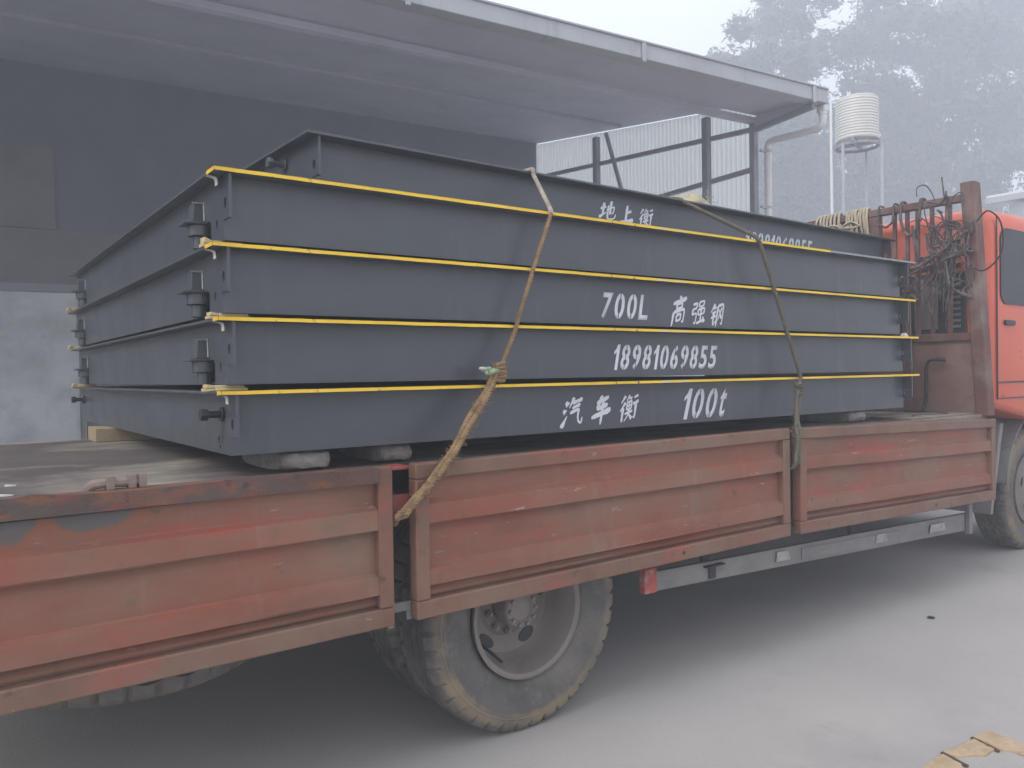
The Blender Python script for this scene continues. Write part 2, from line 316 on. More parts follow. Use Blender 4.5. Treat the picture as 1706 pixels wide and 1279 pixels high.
BRUSH = {   # strokes of each character as centre lines in a unit square, with start and end width
'地': [((.04, .62), (.36, .70), .075, .06), ((.21, .90), (.20, .28), .09, .05), ((.0, .20), (.40, .42), .10, .02), ((.40, .52), (.84, .68), (.81, .36), (.70, .32), .05, .03), ((.63, .96), (.62, .28), .085, .05), ((.49, .76), (.47, .2), (.55, .06), (.90, .07), (.96, .28), .06, .03)],
'上': [((.48, .97), (.46, .10), .10, .08), ((.50, .56), (.80, .64), .06, .09), ((.0, .05), (.50, .10), (1.0, .12), .08, .12)],
'汽': [((.10, .90), (.23, .76), .05, .11), ((.02, .62), (.15, .52), .05, .11), ((.02, .02), (.24, .40), .12, .02), ((.48, 1.0), (.30, .66), .09, .02), ((.42, .80), (.90, .88), .06, .08), ((.44, .63), (.82, .70), .05, .07), ((.36, .47), (.78, .55), (.76, .30), (.82, .10), (.97, .0), (.99, .22), .06, .03)],
'车': [((.20, .80), (.82, .90), .07, .09), ((.46, 1.02), (.24, .55), (.80, .64), .09, .08), ((.0, .30), (1.0, .42), .08, .12), ((.55, .78), (.52, -.04), .10, .05)],
'衡': [((.24, 1.0), (.02, .74), .08, .02), ((.27, .74), (.0, .42), .08, .02), ((.16, .55), (.15, .0), .08, .05), ((.46, 1.0), (.32, .76), .06, .02), ((.44, .86), (.61, .90), (.54, .76), .045, .03), ((.36, .72), (.37, .42), .05, .04), ((.36, .72), (.63, .75), (.61, .43), .045, .04), ((.38, .58), (.60, .60), .035, .035), ((.49, .73), (.49, .45), .035, .03), ((.37, .43), (.61, .46), .035, .035), ((.28, .29), (.70, .35), .05, .06), ((.51, .42), (.46, .20), (.28, .0), .06, .02), ((.51, .26), (.69, .04), .03, .08), ((.72, .86), (.95, .91), .05, .06), ((.69, .61), (1.0, .68), .06, .07), ((.86, .64), (.86, .04), (.76, .12), .07, .03)],
'高': [((.48, 1.04), (.57, .91), .05, .11), ((.06, .80), (.96, .89), .07, .09), ((.31, .74), (.34, .57), .06, .05), ((.31, .74), (.70, .77), (.66, .57), .05, .05), ((.34, .58), (.66, .60), .045, .045), ((.14, .48), (.08, -.02), .08, .05), ((.14, .48), (.88, .53), (.85, .03), (.73, .08), .07, .03), ((.35, .34), (.37, .11), .055, .05), ((.35, .34), (.66, .37), (.62, .12), .05, .05), ((.37, .13), (.62, .15), .045, .045)],
'强': [((.05, .90), (.36, .94), (.33, .72), .06, .05), ((.06, .69), (.34, .72), .05, .05), ((.08, .70), (.04, .46), (.36, .51), (.31, .04), (.18, .12), .06, .03), ((.50, .96), (.51, .75), .06, .05), ((.50, .96), (.86, .98), (.82, .76), .05, .05), ((.51, .76), (.82, .77), .04, .04), ((.45, .63), (.47, .39), .06, .05), ((.45, .63), (.92, .67), (.88, .41), .05, .05), ((.47, .40), (.88, .43), .04, .04), ((.67, .76), (.66, .09), .07, .05), ((.40, .05), (.94, .14), .07, .06), ((.82, .28), (.96, .03), .04, .09)],
'钢': [((.28, 1.0), (.0, .64), .09, .02), ((.20, .80), (.42, .85), .05, .06), ((.10, .60), (.40, .65), .05, .06), ((.04, .41), (.42, .46), .05, .06), ((.23, .62), (.22, .04), (.44, .24), .08, .02), ((.53, .88), (.48, -.02), .08, .05), ((.53, .88), (.96, .93), (.94, .0), (.82, .08), .07, .03), ((.85, .78), (.58, .22), .06, .02), ((.62, .72), (.86, .28), .03, .07)]}
def brush_text(items, y=0.0, slope=.16, shear=.20, fat=1.45):
    """brush characters: every stroke a ribbon that swells and tapers, a coat of paint thick"""
    out = MB()
    for ci, (ch, x0, x1, z0, z1) in enumerate(items):
        W_, H_ = x1-x0, z1-z0
        for si, st in enumerate(BRUSH[ch]):
            pts, wa, wb = st[:-2], st[-2]*fat, st[-1]*fat
            line = []
            for a, b in zip(pts[:-1], pts[1:]):
                for k in range(6): line.append((a[0]+(b[0]-a[0])*k/6, a[1]+(b[1]-a[1])*k/6))
            line.append(pts[-1]); n = len(line)
            for _ in range(2): line = [line[0]]+[((line[i-1][0]+2*line[i][0]+line[i+1][0])/4, (line[i-1][1]+2*line[i][1]+line[i+1][1])/4) for i in range(1, n-1)]+[line[-1]]
            L_, R_ = [], []
            for i, (u, t) in enumerate(line):
                a, b = line[max(i-1, 0)], line[min(i+1, n-1)]; dx, dy = b[0]-a[0], b[1]-a[1]; d_ = math.hypot(dx, dy) or 1
                f = i/(n-1); wd = (wa+(wb-wa)*f)*(1+.25*math.cos(f*math.pi)**2)*(1+.18*mnoise.noise(Vector((u*9, t*9, ci+si*.7+y))))*.62
                if i in (0, n-1): wd *= .55
                L_.append((u-dy/d_*wd, t+dx/d_*wd)); R_.append((u+dy/d_*wd, t-dx/d_*wd))
            yy = y-.0008-si*.00009
            def at_(q):
                u, t = q; t2 = t+slope*(u-.5); z = z0+H_*t2; return (x0+W_*u+shear*H_*(t-.5), z)
            fr = [[out.bm.verts.new((at_(q)[0], yv, at_(q)[1])) for q in side] for yv in (yy,) for side in (L_, R_)]
            for i in range(n-1):
                out.bm.faces.new((fr[0][i], fr[0][i+1], fr[1][i+1], fr[1][i]))
    return out
def spaced(text, x0, x1, z0, z1, gap=.16, narrow='1', zdrop=0.0):
    ws = [.58 if c in narrow else (.62 if c == 't' else 1.0) for c in text]; tot = sum(ws)+gap*(len(text)-1); k = (x1-x0)/tot; x = x0; out = []
    for c, wd in zip(text, ws):
        fr = (x-x0)/(x1-x0)*zdrop
        out.append((c, x, x+wd*k, z0+fr, z1+fr)); x += (wd+gap)*k
    return out
def smooth_path(pts, n=12):
    pts = [Vector(p) for p in pts]; out = []
    for i in range(len(pts)-1):
        p0, p1, p2, p3 = pts[max(i-1, 0)], pts[i], pts[i+1], pts[min(i+2, len(pts)-1)]
        for k in range(n):
            t = k/n
            out.append(.5*((2*p1)+(p2-p0)*t+(2*p0-5*p1+4*p2-p3)*t*t+(3*p1-p0-3*p2+p3)*t**3))
    out.append(pts[-1]); return out
def resample(pts, step):
    out = [pts[0]]; acc = 0
    for a, b in zip(pts[:-1], pts[1:]):
        d = (b-a).length; 
        if d < 1e-9: continue
        t = step-acc
        while t <= d: out.append(a+(b-a)*(t/d)); t += step
        acc = d-(t-step)
    return out
def twisted(mb, pts, r, pitch=.06, strands=3, n=6, jitter=0.0):
    pts = resample([Vector(p) for p in pts], pitch/8); N = len(pts)
    if N < 3: return mb
    t = [(pts[min(i+1, N-1)]-pts[max(i-1, 0)]).normalized() for i in range(N)]
    u = t[0].orthogonal().normalized(); us = []
    for i in range(N):
        u = (u-t[i]*u.dot(t[i])).normalized(); us.append((u, t[i].cross(u)))
    for q in range(strands):
        path = []
        for i in range(N):
            a = 2*math.pi*(i/8+q/strands); rr = r*.52*(1+jitter*mnoise.noise(pts[i]*40+Vector((q, 0, 0))))
            path.append(pts[i]+us[i][0]*math.cos(a)*rr+us[i][1]*math.sin(a)*rr)
        mb.tube(path, r*.56, n)
    return mb
def fuzz(mb, pts, r, count, ln=.03):
    for _ in range(count):
        p = Vector(rng.choice(pts)); d = Vector((rng.gauss(0, 1), rng.gauss(0, 1), rng.gauss(0, 1))).normalized()
        a = p+d*r*.8; b = a+(d+Vector((rng.gauss(0, .6), rng.gauss(0, .6), rng.gauss(0, .6)-.3))).normalized()*ln*rng.uniform(.4, 1)
        mb.tube([a, (a+b)/2+Vector((0, 0, -.002)), b], .0009, 3)
    return mb

# ------------------------------------------------------------------ ground
g = MB(); g.face([(-150, -150, 0), (250, -150, 0), (250, 250, 0), (-150, 250, 0)])
tag(g.build('ground', 'concrete', smooth=0), None, None, None, 'structure')

# ------------------------------------------------------------------ the truck
TR = empty('flatbed_truck', (3.0, 3.9, 0), 'red flatbed truck with lowered dusty side boards carrying stacked grey steel decks', 'truck')
def tp(mb, name, material, parent=TR, **k): return mb.build(name, material, parent, **k)
# deck: planks lying across the bed
d = MB(); d.box(-1.0, 6.22, 2.70, 5.20, 1.165, 1.20)
DECK = tp(d, 'deck', 'deck', bevel=.004)
d = MB(); d.box(-1.0, 6.22, 2.655, 2.698, 1.10, 1.203); d.box(-1.0, 6.22, 5.202, 5.245, 1.10, 1.203)
tp(d, 'deck_edge', 'deck_edge', DECK, bevel=.006)
d = MB()
for i in range(10):
    x = -.9+.76*i; d.box(x, x+.07, 2.75, 5.15, 1.04, 1.163)
d.box(-1.0, 6.2, 3.35, 3.47, .98, 1.038); d.box(-1.0, 6.2, 4.43, 4.55, .98, 1.038)
tp(d, 'subframe', 'chassis')
d = MB(); d.box(-.9, 8.0, 3.37, 3.45, .70, .978); d.box(-.9, 8.0, 4.45, 4.53, .70, .978)
for x in (-.8, .6, 2.9, 4.2, 5.4): d.box(x, x+.1, 3.452, 4.448, .74, .93)
tp(d, 'chassis_frame', 'chassis', bevel=.005)
# deck edge rail of rusty angle iron along the near side
d = MB(); n = 60; prof = []
xs = [-1.0+2.298*i/n for i in range(n+1)]
top = []; 
for i in range(n):
    for (a, b) in ((0, 1),):
        x0, x1 = xs[i], xs[i+1]
        def zt(x): return 1.222+.004*math.sin(x*9)+.010*math.exp(-((x-.24)/.03)**2)
        d.hexa([(x0, 2.588+.003*math.sin(x0*14), 1.165), (x1, 2.588+.003*math.sin(x1*14), 1.165), (x1, 2.652, 1.165), (x0, 2.652, 1.165),
                (x0, 2.588+.003*math.sin(x0*14), zt(x0)), (x1, 2.588+.003*math.sin(x1*14), zt(x1)), (x1, 2.652, 1.222), (x0, 2.652, 1.222)])
bmesh.ops.remove_doubles(d.bm, verts=d.bm.verts[:], dist=1e-5)
kill = [f for f in d.bm.faces if abs(f.normal.x) > .9 and -0.99 < f.calc_center_median().x < 1.29]
bmesh.ops.delete(d.bm, geom=kill, context='FACES')
RAIL = tp(d, 'edge_rail', 'rust', fix=True)
# drop sides, hanging down from the deck edge
def side_board(x0, x1, dz0, dz1, material, top=1.217, bot=.634, rail_top=True):
    """a pressed sheet with two outward ribs in a square-tube frame; dz0/dz1: how far each end sags"""
    fw = .075; yf = 2.598; H = top-bot
    root_mb = MB()
    def sag(mb):
        for v in mb.bm.verts: v.co.z += dz0+(dz1-dz0)*(v.co.x-x0)/(x1-x0)
        return mb
    # sheet profile (dy outward = negative), from the bottom up
    Hs = H-2*fw+.024
    P = [(.044, 0), (.044, .022), (.030, .026), (.030, .050), (.044, .086), (.044, .106), (.001, .118), (.001, .132), (.004, .250), (.024, .272), (.030, .285), (.031, .52), (.044, .592), (.044, .616), (.001, .630), (.001, .645), (.004, .785), (.024, .808), (.030, .825), (.030, 1.0)]
    P = [(a, b*Hs) for a, b in P]
    sh = MB(); nx = 40
    for i in range(nx):
        xa = x0+.05+(x1-x0-.10)*i/nx; xb = x0+.05+(x1-x0-.10)*(i+1)/nx
        def w_(x, j): return .0035*mnoise.noise(Vector((x*2.6, j*.7, x0)))
        a = [sh.bm.verts.new((xa, yf+dy+w_(xa, j), bot+fw*.90+z)) for j, (dy, z) in enumerate(P)]
        b = [sh.bm.verts.new((xb, yf+dy+w_(xb, j), bot+fw*.90+z)) for j, (dy, z) in enumerate(P)]
        for j in range(len(P)-1): sh.bm.faces.new((a[j], b[j], b[j+1], a[j+1]))
    bmesh.ops.remove_doubles(sh.bm, verts=sh.bm.verts[:], dist=1e-5)
    # a back skin, so that the sheet is closed
    sh.box(x0+fw, x1-fw, yf+.046, yf+.0515, bot+.03, top-.03)
    sag(sh); B = sh.build('side_board', material, TR, smooth=18)
    fr = MB()
    fr.box(x0, x1, yf-.004, yf+.052, bot, bot+fw*.92)
    if rail_top: fr.box(x0, x1, yf-.004, yf+.052, top-fw*.8, top)
    zt = top-fw*.8-.0005 if rail_top else top-.001
    fv = .058
    fr.box(x0, x0+fv, yf-.0045, yf+.0525, bot+fw*.92+.0005, zt); fr.box(x1-fv, x1, yf-.0045, yf+.0525, bot+fw*.92+.0005, zt)
    sag(fr); fr.build('frame', 'red_frame', B, bevel=.006)
    if rail_top:
        bt = MB(); bt.cyl((x0+(x1-x0)*.63, yf-.006, bot+fw*.5), (x0+(x1-x0)*.63, yf-.0035, bot+fw*.5), .009, 10)
        sag(bt); bt.build('bolt_hole_shade_disc', 'black', B)  # black disc on the solid frame, painting the dark of a hole
    return B
side_board(-.95, 1.357, -.012, .005, 'red_patched', rail_top=False)
side_board(1.451, 3.754, .004, .014, 'red')
side_board(3.847, 6.223, .010, -.048, 'red')
# stake pockets in the gaps between the boards
d = MB(); d.box(1.345, 1.462, 2.655, 2.75, 1.01, 1.21); tp(d, 'stake_pocket', 'pocket_red', bevel=.006)['label'] = 'bright red stake pocket between the rear boards'
d = MB(); d.box(3.745, 3.855, 2.655, 2.75, 1.01, 1.21); tp(d, 'stake_pocket', 'red_frame', bevel=.006)
# catch that links the lower edges of the rear boards
d = MB(); d.box(1.34, 1.47, 2.655, 2.668, .665, .70); d.box(1.36, 1.385, 2.655, 2.668, .61, .664); d.cyl((1.38, 2.65, .69), (1.38, 2.67, .69), .016); d.box(1.44, 1.46, 2.655, 2.668, .63, .664)
tp(d, 'board_catch', 'guard', bevel=.003)
# latch lying on the deck edge (left)
d = MB(); d.tube(smooth_path([(.375, 2.66, 1.212), (.385, 2.65, 1.232), (.41, 2.645, 1.240), (.53, 2.645, 1.238)], 5), .015, 10)
for x in (.425, .485, .515): d.box(x, x+.022, 2.625, 2.665, 1.222, 1.262)
tp(d, 'latch', 'deck_edge', RAIL, bevel=.003)
# crumbled dirt along the deck edge by the latch
d = MB()
for i in range(260):
    x = rng.uniform(.40, .85); y = rng.uniform(2.66, 2.72)+.03*rng.random(); s = rng.uniform(.002, .007)
    d.box(x, x+s*1.6, y, y+s*1.3, 1.2035, 1.2035+s)
d.wobble(.003, 60); q = tp(d, 'dirt_crumbs', 'chock', DECK, smooth=0); q['kind'] = 'stuff'
# spare wheel slung flat under the bed
d = MB(); tc = (.62, 3.42, .575)
def tread_prof(R, W, ri):
    h = W/2
    return [(ri, -h*.70), (ri+.012, -h*.80), (ri+.03, -h*.86), (ri+.036, -h*.885), (ri+.05, -h*.905), (ri+.055, -h*.93), (ri+.10, -h*1.0), (R-.09, -h*1.03), (R-.075, -h*1.03), (R-.072, -h*1.01), (R-.060, -h*1.005), (R-.057, -h*.985), (R-.035, -h*.96), (R-.010, -h*.86), (R, -h*.74),
            (R, -h*.46), (R-.018, -h*.43), (R-.018, -h*.35), (R, -h*.32), (R+.002, -h*.08), (R-.018, -h*.05), (R-.018, h*.05), (R+.002, h*.08),
            (R, h*.32), (R-.018, h*.35), (R-.018, h*.43), (R, h*.46), (R, h*.74), (R-.010, h*.86), (R-.035, h*.96), (R-.09, h*1.03), (R-.0+-.20, h*1.0), (ri+.03, h*.86), (ri, h*.70)]
def tread_fn(N, lug=6):
    def fn(k, j, r, h):
        if 15 <= j <= 26: h += .0065*math.sin(2*math.pi*k/8)
        if j in (12, 13, 14, 27, 28, 29) and k % lug == 0: r -= .022 if j in (13, 14, 27, 28) else .012
        return r, h
    return fn
d.lathe(tread_prof(.50, .26, .29), tc, 'z', 192, fn=tread_fn(192)); 
SP = tp(d, 'spare_tyre', 'tyre', smooth=30)
d = MB(); d.lathe([(.30, -.09), (.27, -.06), (.20, .02), (.09, .02), (.09, .035), (.01, .035)], tc, 'z', 48); tp(d, 'rim', 'rim', SP)
d = MB(); d.cyl((.62, 3.42, .70), (.62, 3.42, 1.0), .02, 10); tp(d, 'hanger', 'chassis', SP)

# road wheels
def truck_wheel(cx, yo, R, W, dish, name='wheel'):
    """yo: Y of the outer sidewall; the wheel extends to +Y"""
    c = (cx, yo+W/2, R); s = 1 if dish else 1
    hub = empty(name, (0, 0, 0), None, None); del_keys = []
    hub.parent = TR; hub.location = Vector(c)-Vector(TR.location)
    def bl(mb, nm, mt, **k):
        for v in mb.bm.verts: v.co -= Vector(c)
        return mb.build(nm, mt, hub, local=True, **k)
    t = MB(); t.lathe(tread_prof(R, W, .285), c, 'y', 240, fn=tread_fn(240)); bl(t, 'tyre', 'tyre', smooth=30)
    h = -W/2
    if dish:  # deep dished rear disc
        prof = [(.272, .13), (.288, h+.035), (.300, h+.022), (.302, h+.006), (.292, h+.002), (.278, h+.012), (.268, h+.045), (.258, h+.06), (.250, h+.105), (.225, h+.135), (.175, h+.150), (.150, h+.150), (.135, h+.140), (.085, h+.140)]
        hubp = [(.085, h+.145), (.085, h+.06), (.078, h+.050), (.060, h+.046), (.052, h+.056), (.0, h+.056)]; by, br = h+.135, .115; hr = .200; hy = h+.143
    else:
        prof = [(.272, .13), (.288, h+.035), (.300, h+.022), (.302, h+.006), (.292, h+.002), (.278, h+.012), (.262, h+.03), (.235, h+.025), (.19, h+.0), (.15, h-.015), (.10, h-.015)]
        hubp = [(.10, h-.015), (.085, h-.05), (.05, h-.062), (.0, h-.062)]; by, br = h-.018, .125; hr = .195; hy = h+.004
    if dish: prof = [(a*.955, b+(.03 if q > 6 else 0)) for q, (a, b) in enumerate(prof)]; by += .03; hy += .03; hubp = [(a, b+.012) for a, b in hubp]
    r = MB(); r.lathe(prof, c, 'y', 96)
    rim = bl(r, 'rim', 'rim', smooth=30)
    hb = MB(); hb.lathe(hubp, c, 'y', 40)
    for k in range(10):
        a = 2*math.pi*k/10; px, pz = c[0]+.068*math.cos(a), c[2]+.068*math.sin(a)
        if dish: hb.cyl((px, c[1]+h+.044, pz), (px, c[1]+h+.056, pz), .009, 6)
    bl(hb, 'hub', 'rim', smooth=30)
    for k in range(10):
        nuts = MB(); a = 2*math.pi*(k+.3)/10; px, pz = c[0]+br*math.cos(a), c[2]+br*math.sin(a)
        nuts.cyl((px, c[1]+by-.022, pz), (px, c[1]+by+.01, pz), .016, 6); nuts.cyl((px, c[1]+by-.034, pz), (px, c[1]+by-.02, pz), .010, 8); bl(nuts, 'wheel_nut', 'rim')
    for k in range(5):
        ho = MB(); a0 = 2*math.pi*(k+.21)/5; pts = []
        for q in range(24):
            th = 2*math.pi*q/24; a = a0+.24*math.cos(th); rr = hr-.012+.024*math.sin(th)
            pts.append((c[0]+rr*math.cos(a), c[1]+hy-.004-(.0 if not dish else .003)+(.02*(hr-rr)/.023*.3), c[2]+rr*math.sin(a)))
        ho.face(pts)
        bmesh.ops.recalc_face_normals(ho.bm, faces=ho.bm.faces[:])
        rr_ = bmesh.ops.extrude_face_region(ho.bm, geom=ho.bm.faces[:])
        for v in [g_ for g_ in rr_['geom'] if isinstance(g_, bmesh.types.BMVert)]: v.co.y += .01
        bl(ho, 'hand_hole_shade_plate', 'black', smooth=0)  # black plate on the closed disc, painted for the shade in the opening
    if dish:
        vv = MB(); a = rad(232); p = (c[0]+.235*math.cos(a), c[1]+h+.10, c[2]+.235*math.sin(a)); 
        vv.tube(smooth_path([(p[0]-.03, p[1]+.03, p[2]+.045), (p[0]-.01, p[1]-.02, p[2]+.02), (p[0]+.012, p[1]-.07, p[2]-.012)], 5), .007, 8)
        bl(vv, 'valve', 'black')
    return hub
truck_wheel(2.09, 2.745, .515, .27, True)
def inner(cx, yo, R, W):
    c = (cx, yo+W/2, R); t = MB(); t.lathe(tread_prof(R, W, .285), c, 'y', 240, fn=tread_fn(240)); return tp(t, 'inner_tyre', 'tyre', smooth=30)
inner(2.09, 3.06, .515, .27)
inner(2.10, 4.62, .515, .27); inner(2.10, 4.93, .515, .27)
truck_wheel(7.53, 2.86, .515, .28, False)
inner(7.53, 4.78, .515, .28)
d = MB(); d.cyl((2.10, 3.0, .515), (2.10, 5.0, .515), .075, 20); d.lathe([(.0, -.2), (.2, -.16), (.26, 0), (.2, .16), (0, .2)], (2.10, 3.95, .515), 'y', 32); tp(d, 'rear_axle', 'chassis')
d = MB(); d.bar((7.53, 3.1, .50), (7.53, 4.9, .50), .1, .1); tp(d, 'front_axle', 'chassis')
d = MB(); d.tube(smooth_path([(1.3, 3.41, .93), (1.6, 3.41, .74), (2.02, 3.41, .66), (2.3, 3.41, .74), (2.6, 3.41, .93)], 6), .045, 8); tp(d, 'leaf_spring', 'chassis')
d = MB(); d.box(3.0, 3.75, 3.0, 3.33, .52, .93); tp(d, 'fuel_tank', 'chassis', bevel=.05)
d = MB(); d.box(4.4, 5.2, 3.05, 3.35, .55, .95); tp(d, 'battery_box', 'chassis', bevel=.02)
# side guard
d = MB()
def zg(x): return .478+(x-2.78)*(-.036)
prof = [(2.775, .03), (2.86, 0), (4.75, .0), (4.80, -.005), (6.13, .0)]
d.hexa([(2.86, 2.735, zg(2.86)), (6.13, 2.735, zg(6.13)), (6.13, 2.765, zg(6.13)), (2.86, 2.765, zg(2.86)), (2.86, 2.735, zg(2.86)+.095), (6.13, 2.735, zg(6.13)+.125), (6.13, 2.765, zg(6.13)+.125), (2.86, 2.765, zg(2.86)+.095)])
d.hexa([(4.05, 2.728, zg(4.05)+.018), (5.15, 2.728, zg(5.15)+.018), (5.15, 2.7345, zg(5.15)+.018), (4.05, 2.7345, zg(4.05)+.018), (4.05, 2.728, zg(4.05)+.085), (5.15, 2.728, zg(5.15)+.088), (5.15, 2.7345, zg(5.15)+.088), (4.05, 2.7345, zg(4.05)+.085)])
SG = tp(d, 'side_guard', 'guard', bevel=.008)
d = MB(); d.box(2.775, 2.858, 2.728, 2.772, zg(2.8)-.006, zg(2.8)+.118); tp(d, 'end_cap', 'guard_end', SG, bevel=.006)
d = MB()
d.box(4.62, 4.67, 2.768, 2.79, zg(4.62)+.01, .70); tp(d, 'bracket', 'chassis', SG, bevel=.004)
d = MB(); d.box(3.24, 3.29, 2.768, 2.79, zg(3.24)+.01, .70)
d.box(3.24, 3.29, 2.722, 2.734, zg(3.24)+.01, zg(3.24)+.075); d.box(3.20, 3.34, 2.70, 2.734, zg(3.24)+.075, zg(3.24)+.085)
tp(d, 'bracket', 'chassis', SG, bevel=.004)
d = MB(); d.box(6.05, 6.10, 2.70, 2.733, zg(6.1)-.02, .63); tp(d, 'end_strap', 'guard', SG, bevel=.006)
for x, l in ((3.80, .13), (4.83, .14), (5.52, .22)):
    d = MB(); z = zg(x)+.035; d.hexa([(x, 2.722, z), (x+l, 2.722, z-.004), (x+l, 2.727, z-.004), (x, 2.727, z), (x+.012, 2.722, z+.052), (x+l-.02, 2.722, z+.05), (x+l-.02, 2.727, z+.05), (x+.012, 2.727, z+.052)])
    tp(d, 'reflector', 'reflector', SG)
# front mudguard
d = MB(); N = 14
for i in range(N):
    a0, a1 = rad(25+150*i/N), rad(25+150*(i+1)/N); R1, R2 = .60, .615
    d.hexa([(7.53+R1*math.cos(a), y, .56+R1*math.sin(a)) for a in (a0, a1) for y in (2.80, 3.2)][0:2]+[(7.53+R1*math.cos(a1), 3.2, .56+R1*math.sin(a1)), (7.53+R1*math.cos(a1), 2.80, .56+R1*math.sin(a1))]+
           [(7.53+R2*math.cos(a0), 2.80, .56+R2*math.sin(a0)), (7.53+R2*math.cos(a0), 3.2, .56+R2*math.sin(a0)), (7.53+R2*math.cos(a1), 3.2, .56+R2*math.sin(a1)), (7.53+R2*math.cos(a1), 2.80, .56+R2*math.sin(a1))])
d.hexa([(6.62, 2.80, .40), (6.66, 2.80, .40), (6.66, 3.2, .40), (6.62, 3.2, .40), (6.80, 2.80, 1.10), (6.86, 2.80, 1.10), (6.86, 3.2, 1.10), (6.80, 3.2, 1.10)])
d.box(6.36, 6.80, 2.83, 3.2, .82, 1.14)
tp(d, 'mudguard', 'guard', bevel=.006)

# headboard behind the cab
HX = 6.20
d = MB(); d.box(HX, HX+.03, 2.70, 5.15, 1.20, 1.74); HB = tp(d, 'headboard', 'bulkhead', bevel=.004)
d = MB(); d.box(HX-.03, HX+.05, 2.74, 5.10, 1.742, 1.80); tp(d, 'cross_member', 'rackred', HB, bevel=.005)
d = MB(); d.hexa([(HX-.05, 2.61, 1.19), (HX+.06, 2.61, 1.19), (HX+.06, 2.70, 1.19), (HX-.05, 2.70, 1.19), (HX-.05, 2.70, 2.90), (HX+.06, 2.70, 2.90), (HX+.06, 2.80, 2.90), (HX-.05, 2.80, 2.90)])
tp(d, 'corner_post', 'rackred', HB, bevel=.008)
d = MB(); d.box(HX-.05, HX+.06, 5.10, 5.2, 1.19, 2.90)
tp(d, 'corner_post', 'rackred', HB, bevel=.008)
d = MB(); d.box(HX-.03, HX+.03, 2.80, 5.098, 2.765, 2.82); tp(d, 'top_rail', 'rackred', HB, bevel=.006)
for y, wd in ((3.43, .10), (4.35, .10)):
    d = MB(); d.box(HX-.025, HX+.035, y, y+wd, 1.80, 2.764); tp(d, 'middle_post', 'rackred', HB, bevel=.005)
for y in (2.88, 3.01, 3.12, 3.20, 3.30, 3.62, 3.8, 4.0, 4.2, 4.6, 4.8, 4.95):
    d = MB(); d.box(HX-.012, HX+.012, y, y+.026, 1.80, 2.764); tp(d, 'upright_bar', 'rackred', HB)
for y in (3.14, 3.19):
    d = MB(); d.cyl((6.10, y, 1.36), (6.10, y+.01, 2.12), .008, 8); d.lathe([(.0, .0), (.013, .005), (.013, .03), (0, .035)], (6.10, y+.01, 2.12), 'z', 10); tp(d, 'lashing_rod', 'rackred', HB)

# cab
CB = MB()
def cab_ring(x, y0, y1, z0, z1, r=.16, rb=.05, lean=0.0):
    pts = []
    for cx, cz, a0, rr in ((y1-rb, z0+rb, -90, rb), (y1-r, z1-r, 0, r), (y0+r, z1-r, 90, r), (y0+rb, z0+rb, 180, rb)):
        for k in range(7):
            a = rad(a0+90*k/6); pts.append((x, cx+rr*math.cos(a), cz+rr*math.sin(a)))
    return pts
secs = [(6.40, 2.76, 5.09, 1.27, 2.66), (6.44, 2.72, 5.13, 1.24, 2.72), (6.52, 2.70, 5.15, 1.23, 2.76), (7.9, 2.70, 5.15, 1.0, 2.78), (8.22, 2.72, 5.13, .72, 2.72), (8.36, 2.76, 5.09, .62, 2.6)]
rings = [[CB.bm.verts.new(p) for p in cab_ring(*s)] for s in secs]
for a, b in zip(rings[:-1], rings[1:]):
    for i in range(len(a)): CB.bm.faces.new((a[i], a[(i+1) % len(a)], b[(i+1) % len(a)], b[i]))
CB.bm.faces.new(rings[0]); CB.bm.faces.new(rings[-1][::-1])
CAB = tp(CB, 'cab', 'cab', smooth=40)
def side_window(x0, x1, z0, z1, r, y=2.694):
    pts = []
    for cx, cz, a0 in ((x1-r, z0+r, -90), (x1-r, z1-r, 0), (x0+r, z1-r, 90), (x0+r, z0+r, 180)):
        for k in range(6): a = rad(a0+90*k/5); pts.append((cx+r*math.cos(a), cz+r*math.sin(a)))
    return pts
plate(side_window(6.56, 7.75, 2.02, 2.60, .10), [], .008, 'xz', 2.694).build('side_window', 'glass', CAB, bevel=.002)
d = MB(); d.box(6.50, 6.512, 2.693, 2.699, 1.30, 2.68); d.box(6.515, 8.0, 2.693, 2.699, 1.42, 1.432); d.box(6.50, 8.0, 2.693, 2.699, 1.30, 1.308); tp(d, 'door_seam', 'cab_dark', CAB)
d = MB(); d.box(6.62, 6.78, 2.675, 2.698, 1.86, 1.90); tp(d, 'door_handle', 'cab_dark', CAB, bevel=.008)
d = MB(); d.box(6.375, 6.399, 2.86, 5.0, 1.45, 2.28); d.box(6.36, 6.374, 3.0, 3.25, 1.80, 2.26); tp(d, 'rear_panel', 'cab_dark', CAB, bevel=.01)
d = MB(); d.box(6.345, 6.359, 3.06, 3.24, 1.84, 2.24); tp(d, 'rear_sheet', 'guard', CAB, bevel=.004)
d = MB(); d.box(6.378, 6.398, 2.9, 4.95, 2.31, 2.345); tp(d, 'rear_trim', 'cab_dark', CAB, bevel=.006)
d = MB()
for i in range(9): d.box(6.37, 6.375, 2.90, 2.98, 1.85+.045*i, 1.87+.045*i)
tp(d, 'rear_louvre', 'guard', CAB)
d = MB(); d.hexa([(8.345, 2.95, 1.75), (8.375, 2.95, 1.75), (8.375, 4.9, 1.75), (8.345, 4.9, 1.75), (8.30, 3.0, 2.5), (8.345, 3.0, 2.5), (8.345, 4.85, 2.5), (8.30, 4.85, 2.5)]); tp(d, 'windscreen', 'glass', CAB)
d = MB(); d.box(8.2, 8.5, 2.72, 5.13, .40, .68); tp(d, 'bumper', 'cab_dark', CAB, bevel=.04)
for y in (2.86, 4.7):
    d = MB(); d.box(8.40, 8.512, y, y+.3, .50, .62); tp(d, 'headlight', 'reflector', CAB, bevel=.02)
